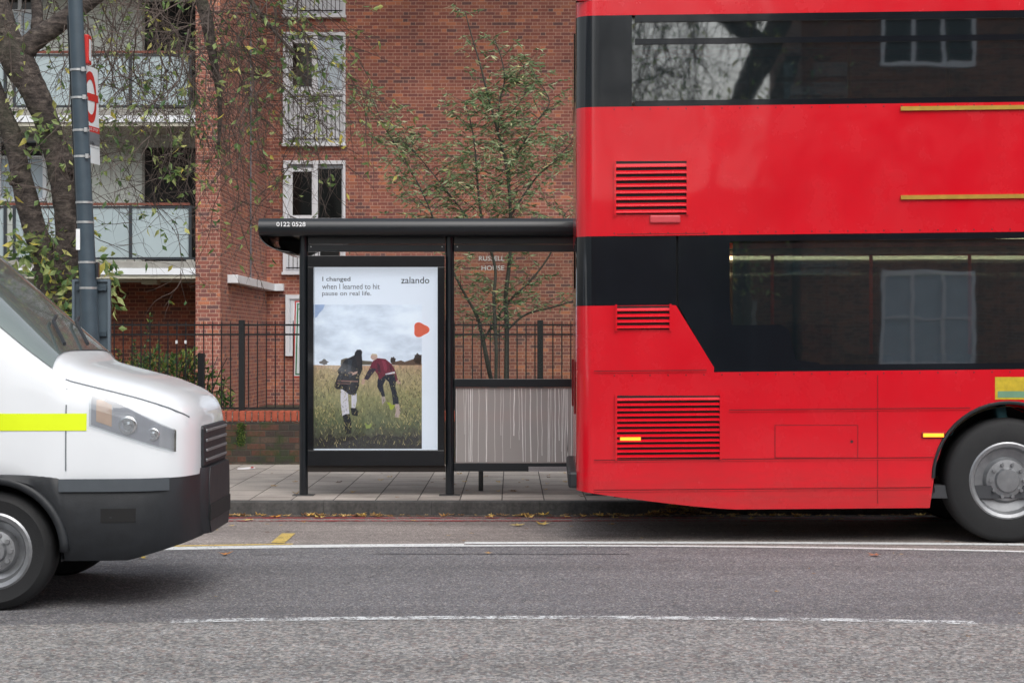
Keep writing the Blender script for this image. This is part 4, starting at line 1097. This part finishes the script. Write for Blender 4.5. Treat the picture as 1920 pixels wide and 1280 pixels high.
# bumper lines, grille
gl_ = MB()
gl_.box(.045, .056, -.42, .42, .48, .58)
gl_.build('air_intake', M_void, van)
gr_ = MB().box(-.06, .022, -.46, .46, .80, 1.06).build('grille', M_blkplastic, van, bevel=.02)
br = MB()
for z in (.84, .90, .96, 1.02): br.box(.0225, .034, -.42, .42, z, z+.018)
br.build('grille_bars', M_rim, gr_, bevel=.004)
# patches that follow the body side
def side_patch(xa, xb, za, zb, off, m, nm, s_=-1, n=16, par=van):
    q = MB(); vs = []
    for i in range(n+1):
        x = xa+(xb-xa)*i/n; z0 = za(x) if callable(za) else za; z1 = zb(x) if callable(zb) else zb
        for j in range(5):
            z = z0+(z1-z0)*j/4
            zs = it(TZS, x); zlo = max(vzb(x), .6)
            if z <= zs: y = vw(x)+.012*sin(pi*min(1, max(0, (z-zlo)/(zs-zlo))))
            else:
                lo_, hi_ = 0, 1
                for _ in range(24):
                    md = (lo_+hi_)/2
                    if vsec(x, md)[1] < z: lo_ = md
                    else: hi_ = md
                y = vsec(x, lo_)[0]
            vs.append((x, s_*(y+off), z))
    q.add(vs, [(i*5+j, (i+1)*5+j, (i+1)*5+j+1, i*5+j+1) if s_ < 0 else (i*5+j, i*5+j+1, (i+1)*5+j+1, (i+1)*5+j) for i in range(n) for j in range(4)])
    o_ = q.build(nm, m, par, smooth=True); return o_
M_mould = simple('grey moulding', (78,84,90), .5, var=.1)
M_chrome = simple('lamp chrome', (226,228,230), .12, metal=.9, var=.1)
M_lens = glass('lamp lens', tint=(236,240,242), clear=.8, base=(205,208,214), rough=.04, refl=.06)
M_vg = simple('van window glass', (112,124,122), .06, var=.15, scale=1, coat=1, spec=1)
M_head = glass('headlight glass', tint=(225,230,235), clear=.5, base=(196,200,206), rough=.05)
for s_ in (-1, 1):
    side_patch(-.585, -5.2, 1.055, 1.155, .004, M_vanyellow, 'side_stripe', s_, 40)
    hz0 = lambda x: .925 - x*.06 + .13*min(1, max(0, (-x-.1)/.46)); hz1 = lambda x: .995 + .27*min(1, (-x)/.5)
    h = side_patch(-.10, -.56, hz0, hz1, .003, simple('headlight housing', (158,160,168), .3, var=.1), 'headlight', s_, 24)
    for hx, hz, hr in ((-.21, 1.03, .038), (-.35, 1.085, .056)):
        q = MB(); c_ = (hx, s_*(vw(hx)+.004), hz)
        q.lathe([(hr, 0), (hr*.92, -.014*1), (hr*.6, -.004), (hr*.35, -.008), (0, -.010)], (0, 0, 0), 20)
        q.v = [(a+c_[0], (b if s_ < 0 else -b)+c_[1], c+c_[2]) for a, b, c in q.v]
        q.build('headlamp', M_chrome, h, smooth=True)
    side_patch(-.44, -.53, lambda x: hz0(x)+.03, lambda x: hz1(x)-.03, .006, simple('indicator lens', (214,178,148), .2), 'indicator', s_, 6, h)
    side_patch(-.09, -.57, lambda x: hz0(x)-.008, lambda x: hz1(x)+.008, .016, M_lens, 'lens', s_, 24, h)
    side_patch(-.70, -.708, .82, lambda x: 1.30, .003, M_signgrey, 'wing_seam', s_, 1)
    side_patch(-.12, -.74, .70, .775, .034, M_mould, 'bumper_moulding', s_, 16)
    side_patch(-.30, -.50, .52, .60, .030, M_void, 'fog_recess', s_, 6)
    side_patch(-1.30, -2.25, lambda x: 1.37, lambda x: min(2.12, 1.40+(-x-1.28)*1.35), .006, M_vg, 'side_window', s_, 20)
    mr_ = MB().box(-1.38, -1.22, s_*1.02, s_*1.24, 1.42, 1.78).build('wing_mirror', M_blkplastic, van, bevel=.05)
    side_patch(-1.26, -1.268, .66, 1.36, .003, M_ink, 'door_seam', s_, 1)
    side_patch(-2.32, -2.328, .66, 2.2, .003, M_ink, 'door_seam', s_, 1)
    side_patch(-2.05, -2.22, 1.20, 1.235, .012, M_blkplastic, 'door_handle', s_, 3)
# windscreen follows the slope
ws = MB(); vs = []; n1, n2 = 14, 24
for i in range(n1+1):
    x = -.80 - .86*i/n1
    for j in range(n2+1):
        u = -1+2*j/n2; t = 1-abs(u)*(.70); y, z = vsec(x, t, .006)
        vs.append((x+.006, (y if u > 0 else -y), z))
ws.add(vs, [(i*(n2+1)+j, i*(n2+1)+j+1, (i+1)*(n2+1)+j+1, (i+1)*(n2+1)+j) for i in range(n1) for j in range(n2)])
ws.build('windscreen', M_vg, van, smooth=True)
for s_ in (-.3, .35): MB().tube([(-.79, s_-.35, 1.56), (-.95, s_+.05, 1.70), (-.98, s_+.25, 1.735)], .012, 6).build('wiper', M_blkplastic, van)
# bonnet shut line
bl = MB(); pth = []
for i in range(30):
    x = -.04-.68*i/29; y, z = vsec(x, .30, .003); pth.append((x, -y, z))
bl.tube(pth, .005, 5); bl.tube([(a, -b, c) for a, b, c in pth], .005, 5); bl.build('bonnet_seam', M_signgrey, van)
for x in (VWX, VWX2):
    wheel(van, x, -.985, .35, .35, .22, 1, .215); wheel(van, x, .985, .35, .35, .22, -1, .215)
    for s_ in (-1, 1):
        a_ = MB(); vs = []
        for i in range(25):
            a = pi*i/24*1.1-.05*pi
            vs += [(x+VWR*cos(a), s_*.99, VWZ+VWR*sin(a)), (x+VWR*cos(a), s_*.6, VWZ+VWR*sin(a))]
        a_.add(vs, [(2*i, 2*i+1, 2*i+3, 2*i+2) for i in range(24)])
        a_.prism([(x+VWR*cos(pi*i/12), s_*.6, VWZ+VWR*sin(pi*i/12)) for i in range(13)], (0, -s_*.01, 0)); a_.build('wheel_arch', M_blkplastic, van)
        MB().tube([(x+(VWR+.02)*cos(pi*i/24), s_*1.005, VWZ+(VWR+.02)*sin(pi*i/24)) for i in range(25)], .028, 8).build('arch_trim', M_blkplastic, van, smooth=True)

# ================================================================= TREES
def leaf(mb, p, d, L, W, rnd):
    d = d.normalized(); s = d.cross(Vector((rnd.uniform(-1, 1), rnd.uniform(-1, 1), rnd.uniform(.1, 1))))
    if s.length < .05: s = d.cross(Vector((1, 0, 0)))
    s.normalize(); nrm = d.cross(s)
    a = p; b = p+d*L*.45+s*W*.5+nrm*W*.18; c = p+d*L*.45-s*W*.5+nrm*W*.18; m1 = p+d*L*.5; e = p+d*L-nrm*L*.18+Vector((0, 0, -L*.12))
    mb.add([a, b, e, c, m1], [(0, 1, 4), (1, 2, 4), (2, 3, 4), (3, 0, 4)])
def walk(p, d, L, n, wob, grav, rnd):
    pts = [p.copy()]; d = d.normalized(); st = L/n
    for i in range(n):
        d = (d + Vector((rnd.uniform(-wob, wob), rnd.uniform(-wob, wob)*.8, rnd.uniform(-wob, wob)+grav))).normalized()
        p = p + d*st; pts.append(p.copy())
    return pts
TD = 22.3
def path3(pts, D=TD): return [P(a, b, D+(dd[0] if dd else 0)) for a, b, *dd in pts]
def resamp(pts, k=6):
    out = []; n = len(pts)
    for i in range(n-1):
        p0 = pts[max(i-1, 0)]; p1 = pts[i]; p2 = pts[i+1]; p3 = pts[min(i+2, n-1)]
        for j in range(k):
            t = j/k
            out.append(.5*((2*p1)+(p2-p0)*t+(2*p0-5*p1+4*p2-p3)*t*t+(3*p1-p0-3*p2+p3)*t**3))
    out.append(pts[-1]); return out
def resampr(r, k=6):
    out = []
    for a, b in zip(r[:-1], r[1:]): out += [a+(b-a)*j/k for j in range(k)]
    return out+[r[-1]]
def limb(mb, pts, rad, n=12, knob=0, seed=0, D=TD):
    if D != TD: rad = [x*.78 for x in rad]
    rr = random.Random(seed); pp_ = resamp(path3(pts, D)); ra = resampr([x/2*D/F for x in rad])
    ra = [r*(1+rr.uniform(-knob, knob)) for r in ra]
    mb.tube(pp_, ra, n); return pp_
t1 = empty('street_tree', 'large weeping tree with forked grey trunk and tangled hanging twigs beside the lamp post', 'tree', (GX(105, TD), TD, 0))
o1 = Vector(t1.location)
def rel(mb, o): mb.v = [(a-o.x, b-o.y, c-o.z) for a, b, c in mb.v]; return mb
tm = MB()
zb = 640+1.45*F/TD
limb(tm, [(112, zb), (108, 780), (104, 640), (106, 560), (120, 500), (128, 450), (124, 380), (112, 310), (92, 240), (66, 175), (36, 120), (8, 60), (-20, -40), (-40, -160)],
     [110, 92, 84, 78, 60, 50, 49, 50, 46, 50, 62, 54, 44, 34], 14, .05, 1)
limb(tm, [(100, 560), (88, 500), (62, 420), (42, 340), (24, 260), (4, 210), (-30, 120)], [56, 46, 44, 40, 36, 36, 30], 12, .05, 2)
limb(tm, [(30, 110), (62, 78), (105, 48), (150, 14), (210, -30), (290, -110)], [52, 42, 36, 34, 28, 20], 12, .05, 3)
limb(tm, [(50, 100, 0), (70, 40, .2), (62, -40, .3)], [26, 22, 18], 10, .05, 4)
limb(tm, [(105, 600), (90, 545), (70, 500)], [40, 34, 22], 10, .15, 6)
limb(tm, [(380, -120, -.3), (372, -30, -.3), (388, 40, -.3), (400, 110, -.2), (412, 190, 0), (410, 280, 0)], [26, 26, 24, 16, 10, 5], 10, .05, 7)
limb(tm, [(290, -110), (370, -90), (440, -40), (490, 30), (560, 110)], [20, 16, 12, 8, 5], 8, .05, 8)
# burls
rb_ = random.Random(4)
for bx, by, br_ in ((127, 312, 20), (122, 300, 16), (30, 335, 15), (34, 312, 12), (60, 160, 12), (100, 560, 22)):
    c = P(bx, by, TD-.06); r = br_*TD/F; vs = []
    for i in range(9):
        for j in range(12):
            a = pi*i/8; b = 2*pi*j/12; q = r*(1+rb_.uniform(-.18, .18)); vs.append(c+Vector((q*sin(a)*cos(b), q*sin(a)*sin(b), q*cos(a))))
    tm.add(vs, [(i*12+j, i*12+(j+1) % 12, (i+1)*12+(j+1) % 12, (i+1)*12+j) for i in range(8) for j in range(12)])
rel(tm, o1).build('trunk', M_bark, t1, smooth=True)
tw = MB(); lf = MB(); R = random.Random(42)
def twigs(p, d, L, r, depth, grav, wob=.28, leafp=.12):
    n = max(4, int(L/.09)); pts = walk(p, d, L, n, wob, grav, R)
    tw.tube(pts, [r*(1-.75*i/n) for i in range(n+1)], 3, cap=False)
    for i in range(1, n+1):
        if depth > 0 and R.random() < .34:
            dd = (pts[i]-pts[i-1]).normalized(); side = Vector((R.uniform(-1, 1), R.uniform(-.7, .7), R.uniform(-.5, .7)))
            twigs(pts[i], dd*.6+side*.9, L*R.uniform(.25, .6), r*.6, depth-1, grav, wob*1.1, leafp)
        if R.random() < leafp:
            for _ in range(R.choice((1, 1, 2))):
                leaf(lf, pts[i], Vector((R.uniform(-1, 1), R.uniform(-1, 1), R.uniform(-1.3, .2))), R.uniform(.06, .12), R.uniform(.03, .055), R)
for i in range(74):           # hanging curtain
    px = R.choice((R.uniform(180, 560), R.uniform(250, 520), R.uniform(0, 300))); py = R.uniform(-120, 60)
    D = TD + R.uniform(-1.8, 2.0)
    twigs(P(px, py, D), Vector((R.uniform(-.5, .5), R.uniform(-.3, .3), -.6)), R.uniform(1.0, 2.7), R.uniform(.006, .011), 2, -.07, .26, .07)
for i in range(30):           # arcs sweeping right and down
    px = R.uniform(360, 520); py = R.uniform(-100, 150)
    D = TD + R.uniform(-1.5, 1.5)
    twigs(P(px, py, D), Vector((R.uniform(.7, 1.2), R.uniform(-.3, .3), R.uniform(-.2, .4))), R.uniform(1.3, 2.4), R.uniform(.006, .009), 1, -.09, .14, .13)
for i in range(34):           # twigs off the limbs, left
    px = R.uniform(-40, 330); py = R.uniform(-20, 420); D = TD + R.uniform(-.3, 1.4)
    twigs(P(px, py, D), Vector((R.uniform(-1, 1), R.uniform(-.5, .5), R.uniform(-.6, .9))), R.uniform(.5, 1.3), R.uniform(.004, .008), 2, -.02, .3, .09)
for i in range(44):           # thin long droopers over the brick pillar
    px = R.uniform(350, 480); py = R.uniform(60, 260); D = TD + R.uniform(-1.2, 1.2)
    twigs(P(px, py, D), Vector((R.uniform(-.5, .5), R.uniform(-.3, .3), -1)), R.uniform(.7, 1.5), R.uniform(.004, .007), 1, -.05, .22, .05)
for i in range(60):           # shoots with leaves around the lower trunk
    px = R.gauss(95, 50); py = R.uniform(430, 640); D = TD + R.uniform(-.45, .2)
    if px < 0 and R.random() < .5: continue
    twigs(P(R.choice((70, 100, 128)) + R.uniform(-10, 10), py+20, TD-.1), Vector((R.uniform(-1, 1), R.uniform(-.8, .3), R.uniform(.1, .9))), R.uniform(.25, .65), .004, 0, -.02, .25, .75)
for cx_, cy_, sx_, sy_, k_ in ((60, 480, 40, 45, 60), (35, 455, 26, 26, 26), (130, 530, 34, 40, 60), (205, 505, 18, 34, 30), (110, 590, 40, 30, 46), (75, 250, 30, 20, 16), (215, 560, 10, 40, 14), (100, 215, 40, 16, 18), (10, 365, 16, 12, 8)):
    for _ in range(k_):
        leaf(lf, P(R.gauss(cx_, sx_*.6), R.gauss(cy_, sy_*.6), TD-.3+R.uniform(-.25, .2)), Vector((R.uniform(-1, 1), R.uniform(-.6, .2), R.uniform(-1, .3))), R.uniform(.09, .15), R.uniform(.05, .075), R)
for px, py in ((330, 322), (325, 330), (340, 318), (20, 330), (700, 15), (150, 28), (480, 95), (640, 110)):
    for _ in range(5): leaf(lf, P(px+R.uniform(-6, 6), py+R.uniform(-6, 6), TD-1), Vector((R.uniform(-1, 1), -.4, R.uniform(-1, .4))), .1, .055, R)
cr = rel(tw, o1).build('twigs', M_twig, t1)
rel(lf, o1).build('leaves', M_leafA, t1)

# tree across the road (mirrored in the rear windows)
c1 = t1.copy(); COL.objects.link(c1); c1.location = (3.6, -12.2, -.1); c1.rotation_euler = (0, 0, pi); c1.scale = (1.7, 1.7, 1.7)
c1['label'] = 'bare twiggy tree across the road, mirrored in the rear upper window of the bus'
for ch in list(t1.children): q_ = ch.copy(); COL.objects.link(q_); q_.parent = c1
# slender tree behind the shelter
T2 = 25.2
t2 = empty('slender_tree', 'slender young tree with narrow green leaves in front of the brick wall beside the bus', 'tree', (GX(945, T2), T2, .05))
o2 = Vector(t2.location); sm = MB(); lf2 = MB(); R = random.Random(9)
zg = 640+(1.45-.05)*F/T2
stems = []
stems.append(limb(sm, [(948, zg), (949, 760), (950, 680), (950, 600), (948, 560), (956, 480), (957, 400), (952, 330), (942, 280), (930, 235), (915, 180), (900, 120), (885, 70), (872, 22)], [16, 14, 13, 12, 11, 9, 8, 7, 6, 5.5, 4.5, 4, 3, 2], 8, .04, 1, T2))
stems.append(limb(sm, [(934, 245), (937, 190), (946, 150), (940, 110), (927, 72)], [4.5, 4, 3.5, 3, 2], 6, 0, 2, T2))
stems.append(limb(sm, [(932, zg, .1), (925, 740, .1), (914, 680), (902, 620), (893, 590), (868, 545), (846, 500), (820, 430), (796, 370), (760, 300), (722, 240), (700, 190)], [12, 11, 11, 9, 8, 6, 5, 4.5, 4, 3, 2.5, 2], 8, .04, 3, T2))
stems.append(limb(sm, [(905, 640), (930, 600), (955, 565), (1000, 520), (1035, 470), (1060, 400)], [6, 6, 5, 5, 4, 3], 7, .04, 4, T2))
stems.append(limb(sm, [(926, zg, -.2), (930, 700, -.2), (930, 640, -.2), (926, 560, -.1), (928, 500, 0), (905, 420, 0), (895, 340), (890, 270), (880, 220), (870, 190)], [10, 9, 9, 8, 7, 6, 5, 4, 3, 2], 8, .04, 5, T2))
stems.append(limb(sm, [(950, 620), (985, 590), (1040, 575), (1090, 560)], [6, 5, 4, 3], 6, .03, 6, T2))
stems.append(limb(sm, [(950, 330), (975, 280), (1005, 230), (1030, 190), (1000, 140)], [5, 4, 3.5, 3, 2], 6, .03, 7, T2))
stems.append(limb(sm, [(925, 480), (870, 400), (815, 330), (765, 270)], [5, 4, 3, 2], 6, .03, 8, T2))
stems.append(limb(sm, [(948, 420), (1000, 340), (1040, 300), (1080, 260)], [5, 4, 3, 2], 6, .03, 9, T2))
stems.append(limb(sm, [(925, 250, 0), (985, 175), (968, 150), (985, 120)], [3, 3, 2.5, 2], 5, .03, 10, T2))
def spray(p, d, L):
    n = max(3, int(L/.07)); pts = walk(p, d, L, n, .16, -.015, R)
    sm.tube(pts, [.0045*(1-.7*i/n) for i in range(n+1)], 3, cap=False)
    for i in range(1, n+1):
        for _ in range(R.choice((1, 2, 2, 3))):
            a = R.uniform(0, 2*pi)
            leaf(lf2, pts[i], Vector((cos(a)*1.0, sin(a)*.8, R.uniform(-.9, .25))), R.uniform(.06, .125), R.uniform(.014, .026), R)
    for _ in range(3): leaf(lf2, pts[-1], Vector((R.uniform(-1, 1), R.uniform(-1, 1), .1)), .1, .026, R)
for si, s in enumerate(stems):
    L = len(s)
    for i, p in enumerate(s):
        py = 640-(p.z-H)*F/p.y
        if py > 640: continue
        pr = (1.0 if py < 470 else .5) * (1.0 if si != 0 or py > 170 else .55)
        for rep_ in range(1):
          if R.random() < pr:
            ln = min(.62, .16+ (py-10)/470*.55) if py < 420 else .36
            for _ in range(1 if py < 150 else 2 if py < 260 or py > 440 else 3):
                a = R.choice((0, pi)) + R.gauss(0, .7)
                spray(p, Vector((cos(a), sin(a)*.8, R.uniform(.25, .9))), ln*R.uniform(.5, 1.15))
rel(sm, o2).build('trunk', M_stem, t2, smooth=True)
rel(lf2, o2).build('leaves', M_leafB, t2)

# shrub behind the railing
sb = empty('garden_shrub', 'low dense green shrub behind the railing left of the black fence post', 'shrub', (GX(330, 25), 25, .05))
o3 = Vector(sb.location); l3 = MB(); s3 = MB(); R = random.Random(17)
blobs = [(235, 730, 60), (290, 715, 60), (340, 710, 55), (385, 730, 48), (410, 765, 32), (205, 760, 70), (150, 750, 80), (330, 770, 60), (260, 690, 30), (300, 672, 22), (355, 672, 24)]
for bx, by, br_ in blobs:
    c = P(bx, by, 25); r = br_*25/F
    for _ in range(int(420*(br_/55)**2)):
        v = Vector((R.gauss(0, 1), R.gauss(0, 1), R.gauss(0, 1))).normalized()*r*R.uniform(.5, 1.08)
        q = c+Vector((v.x, v.y*.9, v.z*.85))
        if q.z < .05: continue
        leaf(l3, q, v+Vector((0, 0, R.uniform(-.3, .3))), R.uniform(.05, .10), R.uniform(.022, .04), R)
    for _ in range(5): s3.tube(walk(Vector((c.x, c.y, .05)), Vector((R.uniform(-.4, .4), R.uniform(-.4, .4), 1)), max(.2, c.z+r*.5), 7, .2, 0, R), .006, 4)
for px, top in ((268, 592), (300, 640), (250, 640), (225, 655)):
    q = walk(P(px, 700, 24.4), Vector((0, 0, 1)), (700-top)*24.4/F, 9, .08, 0, R); s3.tube(q, .004, 4)
    for i, p in enumerate(q):
        for _ in range(4): leaf(l3, p, Vector((R.uniform(-1, 1), R.uniform(-1, 1), R.uniform(.0, .9))), R.uniform(.05, .08), .022, R)
rel(s3, o3).build('stems', M_stem, sb); rel(l3, o3).build('leaves', M_leafC, sb)
# ground cover along the back of the wall
gc = MB(); R = random.Random(23)
for i in range(2600):
    x = R.uniform(-9, 9); y = R.uniform(23.8, 27)
    leaf(gc, Vector((x, y, .05+R.uniform(0, .16))), Vector((R.uniform(-1, 1), R.uniform(-1, 1), R.uniform(.1, 1))), R.uniform(.05, .11), R.uniform(.02, .04), R)
o = gc.build('ground_cover', M_leafC); tag(o, 'low weeds and ivy covering the soil behind the garden wall', 'ground cover', kind='stuff')
# moss tuft on wall
mt_ = MB(); R = random.Random(31)
for i in range(500):
    x = GX(452+R.gauss(0, 4), 23.5); z = R.uniform(GZ(835, 23.5), GZ(792, 23.5))
    leaf(mt_, Vector((x, 23.494, z)), Vector((R.uniform(-1, 1), -.5, R.uniform(-1, .5))), .02, .012, R)
tag(mt_.build('moss', M_leafC), 'green moss running down the garden wall below the fence post', 'moss', kind='stuff')

# ================================================================= LEAVES AND LITTER
def maple(mb, c, s, rz, R, curl=.15, z0=0):
    k = 5; pts = []
    for i in range(k*4):
        a = 2*pi*i/(k*4); ph = (i % 4)/4
        r = s*(1.0 if i % 4 == 0 else .52 if i % 4 in (1, 3) else .36) * (.55 if abs(a-pi) < .5 else 1) * R.uniform(.85, 1.12)
        pts.append((r*cos(a), r*sin(a)))
    vs = [(0, 0, s*.12)] + [(x, y, s*curl*R.uniform(0, 1)*(abs(x)+abs(y))/s) for x, y in pts]
    tl = R.uniform(-.3, .3)
    out = [(c[0]+x*cos(rz)-y*sin(rz), c[1]+x*sin(rz)+y*cos(rz), c[2]+z+abs(x*tl)+z0) for x, y, z in vs]
    n = len(pts); mb.add(out, [(0, i+1, (i+1) % n+1) for i in range(n)])
R = random.Random(77)
big = [(465, 976, 'pale yellow', 'lone in the gutter right of the van'), (400, 966, 'curled brown', 'in the gutter nearest the van'),
       (517, 970, 'bright orange yellow', 'against the kerb left of the shelter'), (598, 971, 'large pale yellow', 'in the gutter below the first shelter post'),
       (970, 986, 'big pale yellow', 'lying on the bus lane left of the bus'), (1018, 985, 'folded pale yellow', 'on the bus lane just right of the biggest leaf'),
       (1147, 984, 'small folded yellow', 'in the shadow under the rear of the bus'), (776, 977, 'small orange', 'on the red lines right of the shelter post'),
       (423, 1041, 'star shaped orange', 'just outside the white line near the van'), (915, 1038, 'small tan', 'just outside the white line in mid picture'),
       (265, 1047, 'flat yellow', 'beside the van bumper on the near lane'), (833, 969, 'curled yellow', 'in the gutter below the second shelter post'),
       (1640, 1042, 'reddish tan', 'on the near lane below the bus wheel'), (665, 968, 'rust brown', 'in the gutter under the poster')]
for px, py, c_, wh in big:
    D = RD(py); x = GX(px, D); m = MB(); s = R.uniform(.05, .075) if 'small' not in c_ else .04
    maple(m, (0, 0, 0), s, R.uniform(0, 6), R, .5 if 'fold' in c_ or 'curl' in c_ else .22)
    hue = {'pale': (206,182,112), 'big': (206,182,112), 'bright': (214,150,50), 'large': (208,180,100), 'curled': (160,116,60), 'folded': (206,176,96), 'small': (196,150,80), 'star': (190,130,70), 'flat': (196,168,70), 'reddish': (160,104,76), 'rust': (150,86,50)}[c_.split()[0]]
    o = m.build('fallen_leaf', simple('leaf ' + c_, hue, .6, var=.25, scale=40)); o.location = (x, D, ROADZ+.006)
    tag(o, c_ + ' fallen leaf ' + wh, 'leaf', 'fallen leaves on the road')
ll = MB()
for i in range(430):
    x = R.uniform(-9, 12); y = KY-abs(R.gauss(0, .09))-.03; maple(ll, (x, y, ROADZ+.008), R.uniform(.015, .04), R.uniform(0, 6), R, .4)
for cx_, k_, sp_ in ((GX(1275, 17.9), 150, .16), (GX(1140, 17.9), 30, .1), (GX(440, 17.9), 26, .12), (GX(600, 17.9), 22, .1), (GX(700, 17.9), 16, .1), (GX(980, 17.9), 12, .08), (GX(1450, 17.9), 14, .14)):
    for i in range(k_):
        dx = R.gauss(0, sp_); maple(ll, (cx_+dx, KY-.08-abs(R.gauss(0, .05)), ROADZ+.01+max(0, R.uniform(0, .12)*(1-abs(dx)/sp_/2)) if k_ > 50 else ROADZ+.01), R.uniform(.02, .045), R.uniform(0, 6), R, .55)
for i in range(90): maple(ll, (R.uniform(-8, 10), R.uniform(15.6, 17.6), ROADZ+.006), R.uniform(.015, .032), R.uniform(0, 6), R, .2)
yl = MB()
for i in range(70): maple(yl, (R.uniform(-7, 7), KY-.06-abs(R.gauss(0, .22)), ROADZ+.01), R.uniform(.03, .062), R.uniform(0, 6), R, .5)
for i in range(40): maple(yl, (R.uniform(-6, 6), R.uniform(18.4, 23.3), .004), R.uniform(.02, .045), R.uniform(0, 6), R, .4)
tag(yl.build('yellow_leaf_litter', leafmat('yellow fallen leaves', [(0,(214,176,96)),(.4,(226,196,130)),(.8,(232,190,70)),(1,(196,130,60))], .6, .1)), 'bright yellow leaves scattered thinly over the gutter and paving', 'leaf litter', kind='stuff')
for i in range(26): maple(ll, (R.uniform(-6, 8), R.uniform(10, 15.2), ROADZ+.006), R.uniform(.010, .022), R.uniform(0, 6), R, .2)
for i in range(120): maple(ll, (R.uniform(-6, 6), R.uniform(18.4, 23.3), .004), R.uniform(.015, .045), R.uniform(0, 6), R, .35)
tag(ll.build('leaf_litter', M_fallen), 'dry brown and yellow leaf litter strewn along the gutter and pavement', 'leaf litter', kind='stuff')
wr = MB(); x = GX(447, 22.6); wr.prism([(x, 22.5, .003), (x+.13, 22.55, .003), (x+.2, 22.53, .012), (x+.19, 22.6, .02), (x+.1, 22.58, .02), (x-.01, 22.62, .008)], (0, 0, .006))
o = wr.build('litter_wrapper', simple('wrapper white', (230,226,228), .4, var=.05)); tag(o, 'crumpled white and red paper wrapper on the paving left of the shelter', 'litter')
m = MB().box(x+.15, x+.175, 22.53, 22.6, .022, .03).build('red_print', M_signred, o)
